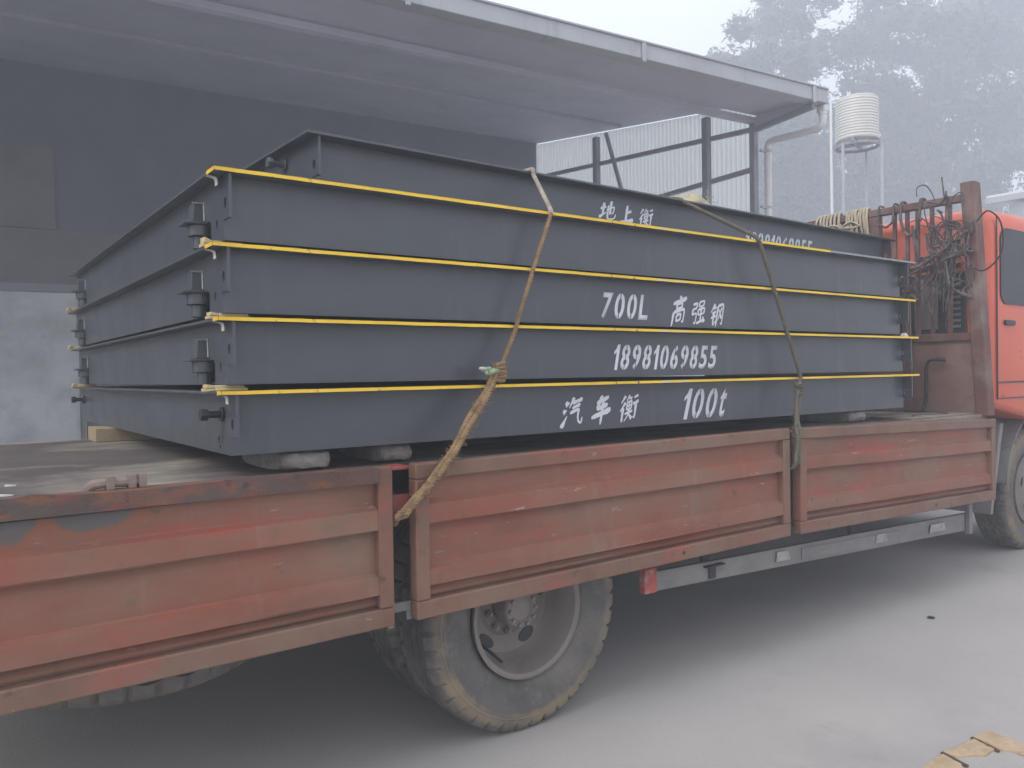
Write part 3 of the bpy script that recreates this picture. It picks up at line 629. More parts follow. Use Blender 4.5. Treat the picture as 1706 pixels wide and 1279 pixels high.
d = MB(); d.box(6.45, 7.2, 3.25, 4.6, .95, 1.22); tp(d, 'engine_cover', 'chassis', bevel=.02)

# ------------------------------------------------------------------ weighbridge decks in a stack
YW, YF = 2.790, 2.716; WID = 3.36; TH = .0100
def weigh_deck(loc, rotz, L, ht, label, kind, tape=None, ht_bottom=0.0):
    """local frame: x along the deck, y away from the camera, z up; origin at the near left corner of the web's foot; top at ht"""
    root = empty('weighbridge_deck', loc, label, 'weighbridge deck', 'stacked weighbridge decks', rotz)
    ov = YW-YF; x0, x1 = -.05, L+.07; W = WID
    B = lambda mb, nm, mt, par=root, **k: mb.build(nm, mt, par, local=True, **k)
    m_ = MB(); m_.box(x0, x1, -ov, W-ov, ht-TH, ht); B(m_, 'top_plate', 'steel', bevel=.0015)
    m_ = MB(); m_.box(.009, L-.009, 0, .012, 0, ht-TH-.0005); B(m_, 'side_web', 'steel')
    m_ = MB(); m_.box(.009, L-.009, W-2*ov-.012, W-2*ov, 0, ht-TH-.0005); m_.box(.012, L-.012, .0125, W-2*ov-.0125, .004, .010)
    for i in range(1, 6): m_.box(L*i/6, L*i/6+.01, .0125, W-2*ov-.0125, .0105, ht-TH-.001)
    B(m_, 'underframe', 'steel')
    wm = W-2*ov
    zs = ht*.30
    for xe in (0.004, L-.004):
        if kind == 'mount':
            ol = [(0, 0), (0, zs), (-ov+.012, zs), (-ov+.012, ht-TH-.001), (wm+ov-.012, ht-TH-.001), (wm+ov-.012, zs), (wm, zs), (wm, 0),
                  (wm-.15, 0), (wm-.15, .075), (wm-.165, .09), (wm-.29, .09), (wm-.305, .075), (wm-.305, 0), (.305, 0), (.305, .075), (.29, .09), (.165, .09), (.15, .075), (.15, 0)]
        else:
            ol = [(0, 0), (0, zs), (-ov+.012, zs), (-ov+.012, ht-TH-.001), (wm+ov-.012, ht-TH-.001), (wm+ov-.012, zs), (wm, zs), (wm, 0)]
        ho = [(-.020, ht-.105, .015, 1.3), (.080, ht-.165, .012, 1.4), (wm+.022, ht-.105, .011, 1.3)] if kind == 'mount' else [(-.020, ht-.115, .015, 1.3), (wm+.022, ht-.105, .011, 1.3)]
        for hx, hy, hr, hs in (ho[:2] if xe < 1 and kind == 'mount' else ho[:1] if xe < 1 else ()):
            k = MB(); k.cyl((xe+.001, hx, hy), (xe+.0045, hx, hy), hr*1.25, 14); B(k, 'bolt_hole_shade_disc', 'steel_dark')  # dark plug behind the opening, painted shade for the hole's inside
        pl = plate(ol, ho, .010, 'yz', xe); B(pl, 'end_plate', 'steel_end', smooth=30)
        if xe > 1: continue
        for s in (0, 1):
            yy = lambda v: v if s == 0 else wm-v
            if kind == 'mount':
                k = MB()  # load cell stand: box bracket, flange plate, collar and foot
                y_ = yy(.255)
                k.hexa([(-.045, y_-.034, .095), (-.001, y_-.034, .095), (-.001, y_+.034, .095), (-.045, y_+.034, .095), (-.040, y_-.027, .162), (-.001, y_-.027, .162), (-.001, y_+.027, .162), (-.040, y_+.027, .162)])
                k.box(-.075, .03, y_-.052, y_+.052, .085, .0945)
                k.cyl((-.01, y_, .045), (-.01, y_, .0845), .045, 24)
                k.cyl((-.01, y_, .0), (-.01, y_, .0445), .028, 20)
                lc = B(k, 'load_cell_stand', 'steel', bevel=.002)
                k = MB(); k.box(-.046, -.0012, y_-.030, y_-.0265, .162, .166); k.tube([(-.004, y_-.032, .10), (-.004, y_-.030, .14), (-.004, y_-.027, .165), (-.004, y_+.02, .166)], .004, 6)
                B(k, 'weld_seam', 'weld', lc)
            else:
                k = MB(); y_ = yy(.085 if kind == 'stud' else .26); z_ = ht-(.082 if kind == 'stud' else .058)
                k.cyl((-.004, y_, z_), (-.011, y_, z_), .026, 24); k.cyl((-.011, y_, z_), (-.055, y_, z_), .0125, 18); k.cyl((-.055, y_, z_), (-.080, y_, z_), .023, 6)
                B(k, 'stop_bolt', 'steel_dark' if kind == 'stud' else 'steel', bevel=.002)
                if kind == 'stud' and s == 0:
                    k = MB(); k.tube([(-.002, .12+.020*math.cos(rad(a)), .045+.020*math.sin(rad(a))) for a in range(-90, 200, 20)], .005, 6); B(k, 'lug', 'steel_end')
                if kind == 'top':
                    k = MB(); k.hexa([(-.07, .50, .05), (-.001, .50, .05), (-.001, .512, .05), (-.07, .512, .05), (-.02, .50, ht-.03), (-.001, .50, ht-.03), (-.001, .512, ht-.03), (-.02, .512, ht-.03)]) if s == 0 else k.box(-.02, -.001, wm-.512, wm-.5, .05, ht-.03)
                    B(k, 'gusset', 'steel')
    if tape:
        xt, yl = tape
        m_ = MB(); n_ = 160
        for i in range(n_):
            xa, xb = x0-.0015+(xt-x0)*i/n_, x0-.0015+(xt-x0)*(i+1)/n_
            def zz(x, sgn): return .0011*mnoise.noise(Vector((x*11, ht*50, sgn)))+.0007*mnoise.noise(Vector((x*40, ht*50, sgn)))
            m_.hexa([(xa, -ov-.0016, ht-TH-.001+zz(xa, 1)), (xb, -ov-.0016, ht-TH-.001+zz(xb, 1)), (xb, -ov-.0003, ht-TH-.001), (xa, -ov-.0003, ht-TH-.001),
                     (xa, -ov-.0016, ht+.0015+zz(xa, 2)), (xb, -ov-.0016, ht+.0015+zz(xb, 2)), (xb, -ov-.0003, ht+.0015), (xa, -ov-.0003, ht+.0015)])
        m_.box(x0-.0016, x0-.0003, -ov-.0016, -ov+yl, ht-TH-.001, ht+.0015)
        m_.box(x0-.0016, xt, -ov-.0016, -ov+.012, ht+.0006, ht+.0016)
        bmesh.ops.remove_doubles(m_.bm, verts=m_.bm.verts[:], dist=1e-6)
        B(m_, 'edge_tape', 'yellow', smooth=0)
        m_ = MB(); ya = -ov+yl  # the loose pale end hanging under the plate
        p = smooth_path([(x0-.001, ya, ht-TH-.003), (x0+.02, ya+.001, ht-TH-.006), (x0+.028, ya-.004, ht-TH-.012), (x0+.029, ya-.006, ht-TH-.034)], 4)
        for a, b in zip(p[:-1], p[1:]): m_.hexa([a+Vector((0, -.016, 0)), b+Vector((0, -.016, 0)), b+Vector((0, .016, 0)), a+Vector((0, .016, 0)), a+Vector((.0015, -.012, .001)), b+Vector((.0015, -.012, .001)), b+Vector((.0015, .012, .001)), a+Vector((.0015, .012, .001))])
        B(m_, 'tape_tail', 'tape')
    return root
X0 = .842; LL = 4.47
D1 = weigh_deck((X0, YW, 1.281), 0, LL, .223, 'lowest grey steel deck of the stack, lettered 100t, resting on blocks', 'stud', (LL+.068, .05))
D2 = weigh_deck((X0-.006, YW, 1.526), 0, LL, .227, 'grey steel deck second from the bottom, carrying the long white phone number', 'mount', (LL+.068, .06))
D3 = weigh_deck((X0-.020, YW, 1.773), 0, LL-.02, .227, 'grey steel deck lettered 700L, third from the bottom of the stack', 'mount', (LL+.048, .09))
D4 = weigh_deck((X0-.010, YW, 2.022), 0, LL-.03, .229, 'unlettered grey steel deck under the set back top one', 'mount', (3.52, .09))
D5 = weigh_deck((1.235, 2.990, 2.262), rad(1.9), LL, .228, 'set back topmost grey deck, partly hidden lettering and no yellow edge', 'top')
def lettering(par, mb, yoff=0.0):
    o = mb.build('lettering', 'white', par, local=True, smooth=0); return o
def lx(items, root): return [(c, a-root.location.x, b-root.location.x, e-root.location.z, f-root.location.z) for c, a, b, e, f in items]
YL = -.0005
lettering(D3, letters(lx(spaced('700L', 2.575, 2.885, 1.803, 1.927, .30, ''), D3), .026, .20, True, 0, 0, YL))
lettering(D3, brush_text(lx([('高', 3.050, 3.160, 1.788, 1.928), ('强', 3.200, 3.308, 1.792, 1.912), ('钢', 3.348, 3.452, 1.786, 1.906)], D3), YL))
lettering(D2, letters(lx(spaced('18981069855', 2.645, 3.39, 1.559, 1.681, .30), D2), .024, .22, True, 0, 0, YL))
lettering(D1, brush_text(lx([('汽', 2.322, 2.448, 1.306, 1.436), ('车', 2.502, 2.622, 1.308, 1.438), ('衡', 2.682, 2.802, 1.314, 1.438)], D1), YL))
lettering(D1, letters(lx(spaced('100t', 3.13, 3.465, 1.300, 1.458, .30), D1), .022, .32, True, 0, 0, YL))
lettering(D5, brush_text([('地', 1.565, 1.690, .070, .176), ('上', 1.712, 1.818, .070, .168), ('衡', 1.86, 1.965, .066, .165)], YL))
lettering(D5, letters(spaced('18981069855', 2.80, 3.52, .02, .135, .30), .024, .22, True, 0, 0, YL))

m_ = MB(); m_.box(3.523, LL-.03+.068, -(YW-YF)-.0014, -(YW-YF)-.0003, .229-TH, .229+.001); m_.build('bare_edge', 'weld', D4, local=True, smooth=0)
# shims between the decks
for (x, y, z, t, lab) in ((.803, 2.845, 2.001, .021, 'splayed pale wood shims at the near corner under the unlettered deck'),
                          (.815, 2.835, 1.754, .019, 'pale wood shim at the near corner under the deck lettered 700L'),
                          (.802, 2.850, 1.505, .020, 'squared pale wood shim at the near corner on the lowest deck'),
                          (.785, 5.96, 2.001, .021, 'pale wood shim at the far corner under the unlettered deck'),
                          (.79, 5.95, 1.754, .019, 'flat pale wood shim at the far corner under the deck lettered 700L'),
                          (.80, 5.93, 1.505, .020, 'pale wood shim at the far corner on the lowest deck')):
    big = .010 if 'splayed' in lab else .003
    mb = MB(); e_ = -.036
    mb.hexa([(e_, -.026, -.002), (0, -.022, .0003), (0, .022, .0003), (e_, .018, -.002), (e_, -.026, t*.5-.001), (0, -.022, t*.48), (0, .022, t*.48), (e_, .018, t*.5-.001)])
    mb.box(.0, .11, -.03, .03, .0003, t*.48)
    mb.hexa([(e_+.006, -.03, t*.52), (0, -.022, t*.5), (0, .022, t*.5), (e_+.004, .014, t*.52), (e_+.006, -.03, t+big), (0, -.022, t-.0004), (0, .022, t-.0004), (e_+.004, .014, t+big)])
    mb.box(.0, .10, -.028, .03, t*.5, t-.0004)
    bmesh.ops.remove_doubles(mb.bm, verts=mb.bm.verts[:], dist=1e-6)
    o = mb.build('wood_shim', 'pine', None, bevel=.0015); o.location = (x, y, z); tag(o, lab, 'shim', 'wood shims between the decks')
mb = MB(); mb.hexa([(0, 0, 0), (.05, 0, 0), (.05, .04, 0), (0, .04, 0), (.015, .008, .026), (.034, .008, .026), (.034, .03, .026), (.015, .03, .026)])
o = mb.build('plastic_wedge', 'tape', None, bevel=.002); o.location = (5.235, 2.735, 1.7535); tag(o, 'small white wedge at the front end of the stack under the deck lettered 700L', 'wedge')
# chocks carrying the lowest deck
def chock(x0, x1, y0, y1, r, lab, seed):
    mb = MB(); zc = 1.2006; h = 1.281-1.2006-.0006; n_ = 14; rings = []
    for i in range(9):
        x = x0+(x1-x0)*i/8; k = 1-.10*abs(i-4)/4*(1 if i in (0, 8) else .3)
        pr = []
        for q in range(n_):
            a = 2*math.pi*q/n_; cy, cz = math.cos(a), math.sin(a)
            e = .55; px = math.copysign(abs(cy)**e, cy); pz = math.copysign(abs(cz)**e, cz)
            pr.append(mb.bm.verts.new((x, (y0+y1)/2+(y1-y0)/2*px*k, zc+h/2+h/2*pz*(k if i in (0, 8) else 1))))
        rings.append(pr)
    for a, b in zip(rings[:-1], rings[1:]):
        for q in range(n_): mb.bm.faces.new((a[q], a[(q+1) % n_], b[(q+1) % n_], b[q]))
    mb.bm.faces.new(rings[0]); mb.bm.faces.new(rings[-1])
    for v in mb.bm.verts:
        d_ = mnoise.noise_vector(v.co*28+Vector((seed, 0, 0)))*.008; d_.z *= .15 if abs(v.co.z-zc-h/2) > h*.4 else 1
        v.co += d_; v.co.z = min(max(v.co.z, zc), zc+h)
    o = mb.build('support_block', 'chock', None, smooth=50); tag(o, lab, 'block', 'blocks under the lowest deck')
chock(1.03, 1.215, 2.80, 3.3, .05, 'large worn rounded block under the near left end of the stack', 1)
chock(1.445, 1.585, 2.83, 3.3, .05, 'rounded grey block under the stack above the gap in the boards', 5)
chock(4.72, 4.90, 2.80, 3.25, .05, 'squared wood block under the front part of the stack', 9)
mb = MB(); mb.box(.75, 1.6, 4.95, 5.19, 1.2006, 1.2804)
MT['timber'] = mat('tan_timber', (.33, .245, .15), .8, 0, .2, 6, (((.42, .34, .23), 8, .5, .7, (.3, 1, 1), .6),), .3)
tag(mb.build('support_timber', 'timber', None, bevel=.006), 'tan timber under the far left end of the lowest deck', 'timber')
mb = MB(); N = 24
for i in range(N):
    xa, xb = 1.0+3.2*i/N, 1.0+3.2*(i+1)/N
    def fy(x): return 2.735+.012*math.sin(x*5)+.01*math.sin(x*13)
    def fz(x): return .006+.006*math.sin(x*4+1)
    mb.hexa([(xa, fy(xa), 1.2042), (xb, fy(xb), 1.2042), (xb, 2.80, 1.2042), (xa, 2.80, 1.2042), (xa, fy(xa), 1.2055+fz(xa)), (xb, fy(xb), 1.2055+fz(xb)), (xb, 2.80, 1.2055), (xa, 2.80, 1.2055)])
bmesh.ops.remove_doubles(mb.bm, verts=mb.bm.verts[:], dist=1e-5)
tag(mb.build('rubber_strip', 'black', None), 'black rubber strip on the deck edge below the stack', 'strip')
for i, (x, y, s) in enumerate(((.14, 3.1, .028), (.20, 3.12, .022), (.16, 2.86, .03))):
    mb = MB(); mb.hexa([(0, 0, .0006), (s*1.5, -.003, .0006), (s*1.7, s*.5, .0006), (.004, s*.6, .0006), (0, 0, .004), (s*1.5, -.003, .006), (s*1.7, s*.5, .003), (.004, s*.6, .007)])
    o = mb.build('paper_scrap', 'tape', None); o.location = (x, y, 1.2); tag(o, 'tiny pale scrap lying on the dark rear deck', 'scrap', 'scraps on the rear deck')

# ------------------------------------------------------------------ tie-down ropes
r1 = smooth_path([(2.42, 5.9, 2.506), (2.36, 4.4, 2.508), (2.31, 3.05, 2.507)], 20)
r1b = [Vector(p) for p in ((2.295, 2.948, 2.50), (2.288, 2.932, 2.485), (2.285, 2.93, 2.47), (2.21, 2.718, 2.268), (2.203, 2.702, 2.253), (2.20, 2.70, 2.238), (2.098, 2.700, 1.992), (2.003, 2.700, 1.745), (1.955, 2.70, 1.64))]
r1c = [Vector(p) for p in ((1.955, 2.70, 1.64), (1.90, 2.698, 1.543), (1.86, 2.69, 1.50))]
mb = MB(); twisted(mb, r1+r1b[:6], .0105, .05); 
RT1 = mb.build('tie_rope', 'rope_pale', None, smooth=60); tag(RT1, 'frayed brown rope over the stack, tied down beside the rear side board', 'rope', 'ropes tying down the load')
mb = MB(); twisted(mb, r1b[5:]+r1c[1:], .0095, .05); fuzz(mb, resample(r1b[5:]+r1c[1:], .02), .01, 120, .02); mb.build('hanging_length', 'rope', RT1, smooth=60)
low = smooth_path([(1.905, 2.688, 1.585), (1.86, 2.680, 1.51), (1.715, 2.630, 1.352), (1.565, 2.575, 1.205), (1.475, 2.572, 1.120), (1.405, 2.575, 1.056), (1.385, 2.62, 1.02), (1.40, 2.70, 1.0), (1.41, 2.78, 1.04)], 10)
mb = MB()
for k, (ox, oz, rr) in enumerate(((0, 0, .014), (.012, .014, .012), (-.012, .006, .011))):
    pth = [p+Vector((ox+.004*math.sin(i*.5+k), -.006*(k == 1), oz+.004*math.cos(i*.43+k*2))) for i, p in enumerate(low)]
    twisted(mb, pth, rr, .045, 3, 6, .5)
fuzz(mb, resample(low, .01)[:70], .02, 520, .032)
mb.build('doubled_length', 'rope', RT1, smooth=60)
mb = MB(); kc = Vector((1.895, 2.685, 1.555))
for k in range(5):
    a = k*.9; mb.tube([kc+Vector((.020*math.cos(t+a), -.012+.016*math.sin(t*1.0), -.03+.015*k+.006*math.sin(t+a))) for t in [2*math.pi*q/14 for q in range(15)]], .008, 6)
fuzz(mb, [kc], .018, 60, .04); mb.build('knot', 'rope', RT1, smooth=60)
mb = MB()
for k in range(9):
    p = Vector((1.855+rng.uniform(-.03, .03), 2.68+rng.uniform(-.01, .01), 1.552+rng.uniform(-.012, .012)))
    q = [p+Vector((rng.uniform(-.035, .035), rng.uniform(-.008, .004), rng.uniform(-.014, .014))) for _ in range(3)]
    mb.tube(smooth_path([p]+q, 4), [.007]*12+[.004], 6)
mb.build('rag_strip', 'rag', RT1, smooth=60)['label'] = 'pale green rag knotted into the rope'

r2 = smooth_path([(2.9, 5.9, 2.508), (3.1, 4.4, 2.509), (3.33, 3.13, 2.507)], 20)+[Vector(p) for p in ((3.360, 3.03, 2.502), (3.372, 3.000, 2.49), (3.38, 2.985, 2.475), (3.640, 2.712, 2.268), (3.652, 2.700, 2.24))]
r2b = [Vector(p) for p in ((3.652, 2.700, 2.24), (3.772, 2.70, 2.00), (3.89, 2.70, 1.755), (3.995, 2.698, 1.54), (4.003, 2.693, 1.50), (3.965, 2.685, 1.455))]
mb = MB(); twisted(mb, r2, .0115, .05); twisted(mb, r2b, .0115, .05)
RT2 = mb.build('tie_rope', 'rope_dark', None, smooth=60); tag(RT2, 'thin dark rope over the stack, tied down at the front side board', 'rope', 'ropes tying down the load')
mb = MB()
for k in range(4):
    mb.tube([Vector((3.955, 2.675, 1.44))+Vector((.020*math.cos(t+k), .014*math.sin(t), -.02+.014*k+.006*math.sin(t+k))) for t in [2*math.pi*q/14 for q in range(15)]], .008, 6)
fuzz(mb, [Vector((3.955, 2.675, 1.44))], .018, 40, .04); mb.build('knot', 'rope_dark', RT2, smooth=60)
lo2 = smooth_path([(3.955, 2.675, 1.43), (3.92, 2.665, 1.36), (3.845, 2.62, 1.25), (3.812, 2.588, 1.19), (3.79, 2.582, 1.10), (3.785, 2.59, 1.03), (3.80, 2.68, 1.0), (3.80, 2.78, 1.03)], 10)
mb = MB()
for k, (ox, oz, rr) in enumerate(((0, 0, .011), (.016, .01, .010), (-.012, .0, .010))):
    twisted(mb, [p+Vector((ox*(1+.4*math.sin(i*.3)), -.004*k, oz)) for i, p in enumerate(lo2)], rr, .045, 3, 6, .4)
fuzz(mb, resample(lo2, .01)[:40], .015, 140, .025)
mb.build('doubled_length', 'rope_dark', RT2, smooth=60)
# straw-stuffed sack padding the second rope on top of the stack
mb = MB(); bmesh.ops.create_icosphere(mb.bm, subdivisions=4, radius=1)
for v in mb.bm.verts:
    n_ = mnoise.noise_vector(v.co*1.6+Vector((4, 1, 2))); v.co = Vector((v.co.x*.15, v.co.y*.20, v.co.z*.125))+n_*.03+mnoise.noise_vector(v.co*7)*.008
    v.co.z = max(v.co.z, -.100)
for _ in range(160):
    a = rng.uniform(0, 6.28); p = Vector((.15*math.cos(a), .2*math.sin(a), rng.uniform(-.03, .10)))*.9; mb.tube([p, p+Vector((rng.gauss(0, .025), rng.gauss(0, .025), rng.gauss(.01, .02)))], .002, 3)
o = mb.build('padding_sack', 'sack', None, smooth=60); o.location = (4.07, 3.60, 2.591); tag(o, 'straw coloured padding sack lying on the topmost deck', 'sack')

# ------------------------------------------------------------------ things hanging on the headboard
def coil(yc, wd, n_, lab, half=.16):
    mb = MB()
    for i in range(n_):
        y = yc+wd*(i/(n_-1)-.5); k = rng.uniform(.7, 1.25); ph = rng.uniform(-.9, .9)
        pts = []
        for q in range(25):
            a = 2*math.pi*q/24; pts.append((HX+.062*math.cos(a)*rng.uniform(.95, 1.05), y+.014*math.sin(a+ph)+.012*ph*math.sin(a), 2.845-half*k+half*k*math.sin(a)+.004))
        mb.tube(pts, .011, 6)
    for _ in range(2):
        y = yc+rng.uniform(-.4, .4)*wd; mb.tube(smooth_path([(HX-.07, y-.08, 2.70), (HX-.075, y, 2.72+rng.uniform(-.03, .03)), (HX-.07, y+.1, 2.69), (HX-.07, y+.12, 2.5)], 5), .009, 6)
    o = mb.build('rope_coil', 'rope_tan', None, smooth=60); tag(o, lab, 'rope coil', 'rope coils on the headboard')
coil(3.60, .17, 8, 'tan rope coil looped over the rail next to the brown middle post', .15)
coil(3.86, .20, 7, 'looser tan rope coil farther along the headboard rail', .13)
# U-shaped straps over the rail
def hang_loop(y0, y1, drop, r, mt, lab, name):
    mb = MB(); pts = smooth_path([(HX-.045, y0, 2.79), (HX-.03, y0, 2.835), (HX+.03, y0, 2.832), (HX+.04, y0, 2.78)][::-1]+[(HX-.05, y0+.004, 2.70), (HX-.05, (y0*.8+y1*.2), 2.79-drop*.85), (HX-.05, (y0+y1)/2, 2.79-drop), (HX-.05, (y0*.2+y1*.8), 2.79-drop*.85), (HX-.05, y1, 2.70), (HX-.045, y1, 2.79), (HX-.03, y1, 2.836), (HX+.03, y1, 2.834), (HX+.04, y1, 2.77)], 6)
    mb.tube(pts, r, 8); tag(mb.build(name, mt, None, smooth=60), lab, 'strap', 'straps over the headboard rail')
hang_loop(3.09, 3.24, .22, .012, 'cable', 'dark rubber loop hanging over the middle of the headboard rail', 'rubber_strap')
hang_loop(3.30, 3.42, .13, .009, 'cable', 'short dark strap over the headboard rail by the middle post', 'rubber_strap')
mb = MB(); mb.tube([(HX-.04, 2.90, 2.86), (HX-.045, 2.90, 2.70), (HX-.05, 2.905, 2.50)], .007, 6); mb.tube([(HX-.04, 2.93, 2.97), (HX-.04, 2.915, 2.83), (HX-.045, 2.86, 2.60)], .006, 6)
tag(mb.build('tie_rod', 'cable', None), 'thin dark rods tied upright to the headboard rail beside the corner post', 'rods')
# tangle of cables and hoses tied to the corner post
mb = MB(); cc = Vector((HX-.09, 2.86, 2.47))
for i in range(34):
    p = cc+Vector((rng.gauss(0, .03), rng.gauss(0, .05), rng.gauss(0, .10)))
    pts = [p]
    for k in range(5):
        p = p+Vector((rng.gauss(0, .02), rng.gauss(.01, .075), rng.gauss(-.01, .10))); p.x = min(max(p.x, HX-.17), HX-.07); p.z = max(p.z, 2.05); p.y = min(max(p.y, 2.70), 3.2)
        pts.append(p)
    mb.tube(smooth_path(pts, 7), rng.choice((.004, .005, .007, .010)), 6)
for i in range(16):   # ends trailing down
    p = cc+Vector((rng.gauss(0, .02), rng.gauss(.05, .05), -.1)); e = Vector((HX-.07-rng.random()*.05, p.y+rng.uniform(-.05, .22), rng.uniform(1.78, 2.15)))
    mb.tube(smooth_path([p, (p+e)/2+Vector((0, rng.gauss(0, .04), 0)), e], 7), rng.choice((.003, .004, .006)), 6)
for i in range(5):
    a0 = rng.uniform(0, 6); R_ = rng.uniform(.09, .16); c_ = cc+Vector((0, rng.uniform(-.02, .1), rng.uniform(-.05, .08)))
    mb.tube([c_+Vector((rng.uniform(-.01, .01), R_*.8*math.cos(a0+2*math.pi*q/20), R_*math.sin(a0+2*math.pi*q/20))) for q in range(22)], .006, 6)
tag(mb.build('cable_bundle', 'cable', None, smooth=60), 'tangled bundle of cables and hoses tied to the headboard corner post', 'cables')
mb = MB(); mb.tube(smooth_path([(HX-.05, 2.68, 2.60), (HX-.06, 2.60, 2.66), (HX-.05, 2.50+.02, 2.56), (HX-.02, 2.53, 2.36), (HX-.04, 2.64, 2.24), (HX-.06, 2.74, 2.30)], 8), .006, 6)
tag(mb.build('wire_loop', 'black', None, smooth=60), 'thin dark wire looping out past the headboard corner post', 'wire')
mb = MB(); mb.tube(smooth_path([(HX-.03, 2.92, 1.60), (HX-.05, 2.95, 1.605), (HX-.06, 3.02, 1.60), (HX-.06, 3.045, 1.55), (HX-.06, 3.05, 1.42), (HX-.06, 3.05, 1.30), (HX-.09, 3.06, 1.222)], 8), .013, 8)
tag(mb.build('black_hose', 'black', None, smooth=60), 'black hose hooked against the rusty bulkhead panel', 'hose')
mb = MB(); mb.tube(smooth_path([(HX-.10, 3.09, 2.06), (HX-.12, 3.13, 2.10), (HX-.12, 3.17, 2.03), (HX-.12, 3.16, 1.80), (HX-.12, 3.13, 1.55), (HX-.14, 3.17, 1.35), (HX-.2, 3.24, 1.23)], 8), .014, 8)
tag(mb.build('brown_hose', 'cable', None, smooth=60), 'long brown hose hanging beside the front end of the stack', 'hose')
mb = MB(); mb.tube(smooth_path([(5.45, 2.80, 1.213), (5.65, 2.86, 1.212), (5.9, 2.78, 1.212), (6.05, 2.95, 1.212), (6.1, 3.2, 1.213)], 8), .007, 6)
tag(mb.build('loose_wire', 'black', None, smooth=60), 'loose dark wire lying on the deck at the foot of the bulkhead', 'wire')
mb = MB(); mb.box(5.25, 6.15, 2.705, 3.0, 1.2004, 1.213); mb.wobble(.002, 9)
tag(mb.build('floor_plank', 'deck_edge', None, bevel=.003), 'pale scuffed plank on the deck before the bulkhead', 'plank')

# ------------------------------------------------------------------ ground details
bx = Vector((.90, -.436, 0)).normalized(); by_ = Vector((-bx.y, bx.x, 0))
def brick(pts, lab):
    mb = MB(); mb.hexa([(x, y, -.02) for x, y in pts]+[(x, y, .010) for x, y in pts]) if len(pts) == 4 else None
    if len(pts) != 4:
        b0 = [mb.bm.verts.new((x, y, -.02)) for x, y in pts]; b1 = [mb.bm.verts.new((x, y, .010)) for x, y in pts]
        mb.bm.faces.new(b0[::-1]); mb.bm.faces.new(b1)
        for i in range(len(pts)): mb.bm.faces.new((b0[i], b0[(i+1) % len(pts)], b1[(i+1) % len(pts)], b1[i]))
    o = mb.build('paving_brick', 'brick', None, bevel=.002); tag(o, lab, 'brick', 'tan bricks set in the concrete'); return o
from_px = lambda px, py: (lambda d_: (d_.x*(-1.55/d_.z), d_.y*(-1.55/d_.z)))(F+RV*((px-853)/FPX)-UV*((py-639.5)/FPX))
def ragged(poly, k=3, amt=.006):
    out = []
    for (a, b) in zip(poly, poly[1:]+poly[:1]):
        for i in range(k):
            t = i/k; out.append((a[0]+(b[0]-a[0])*t+(rng.gauss(0, amt) if i else 0), a[1]+(b[1]-a[1])*t+(rng.gauss(0, amt) if i else 0)))
    return out
brick(ragged([from_px(*p) for p in ((1535, 1283), (1570, 1259), (1602, 1276), (1616, 1300), (1560, 1320))]), 'tan brick at the lower edge, nearest the truck tail of the three')
BK = brick(ragged([from_px(*p) for p in ((1573, 1255), (1622, 1234), (1658, 1251), (1640, 1261), (1596, 1263))]), 'tan brick fragment in the middle of the broken brick row')
brick(ragged([from_px(*p) for p in ((1622, 1231), (1648, 1221), (1700, 1240), (1740, 1262), (1740, 1275), (1690, 1254), (1662, 1250))]), 'pinkish tan brick at the top of the broken brick row')
for pa, pb in (((1569, 1256), (1612, 1279)), ((1619, 1231), (1664, 1254))):
    a, b = Vector((*from_px(*pa), .0055)), Vector((*from_px(*pb), .0055)); mb = MB(); mb.bar(a, b, .012, .009)
    mb.build('joint', 'rust', BK)
mb = MB(); bmesh.ops.create_icosphere(mb.bm, subdivisions=3, radius=1)
for v in mb.bm.verts: v.co = Vector((v.co.x*.024, v.co.y*.022, v.co.z*.006)); v.co += mnoise.noise_vector(v.co*40)*.003
o = mb.build('dark_pebble', 'pebble', None, smooth=60); o.location = (4.969, 2.45, .007); tag(o, 'small dark flat pebble lying on the open concrete', 'pebble')

# ------------------------------------------------------------------ the open shed behind the truck
SH = empty('open_shed', (10.297, 6.58, 0), 'large grey open-fronted shed with mono-pitch roof behind the truck', 'shed', None, rad(-5.568))
def sp(mb, name, mt, parent=SH, **k): return mb.build(name, mt, parent, local=True, **k)
XE = -.15; YC = 1.08; YB = 7.4; XL = -26.0
def zr(y): return 5.44+(y)*.153
d = MB(); NX = 130   # corrugated roof sheet, underside visible
for i in range(NX):
    xa, xb = XL+(0.03-XL)*i/NX, XL+(0.03-XL)*(i+1)/NX; xm = (xa+xb)/2; q = (xb-xa)*.25
    P = [(xa, 0), (xa+q, .0), (xa+q*1.4, .002), (xa+q*2.6, .002), (xa+q*3, 0), (xb, 0)]
    for (x0_, h0), (x1_, h1) in zip(P[:-1], P[1:]): d.face([(x0_, .02, zr(0)+.06+h0), (x1_, .02, zr(0)+.06+h1), (x1_, YB+.6, zr(YB+.6)+.06+h1), (x0_, YB+.6, zr(YB+.6)+.06+h0)])
bmesh.ops.remove_doubles(d.bm, verts=d.bm.verts[:], dist=1e-4)
ROOF = sp(d, 'roof', 'roofsheet', smooth=0)
d = MB()
pass
d = MB()   # gutter: a channel
d.box(XL, .04, -.10, -.085, 5.295, 5.50); d.box(XL, .04, -.084, .10, 5.295, 5.31); d.box(XL, .04, .101, .115, 5.295, 5.46); d.box(.041, .055, -.10, .115, 5.295, 5.50)
d.box(XL, .05, -.125, -.101, 5.478, 5.503)
GUT = sp(d, 'gutter', 'gutter', bevel=.006)
d = MB()
x = -.25
while x > XL:
    d.box(x-.03, x+.03, -.13, -.101, 5.25, 5.477); x -= 3.05
sp(d, 'gutter_joint', 'gutter', GUT, bevel=.01)
d = MB(); d.box(.02, .14, -.06, .08, 5.20, 5.30); sp(d, 'gutter_outlet', 'pvc', GUT, bevel=.02)
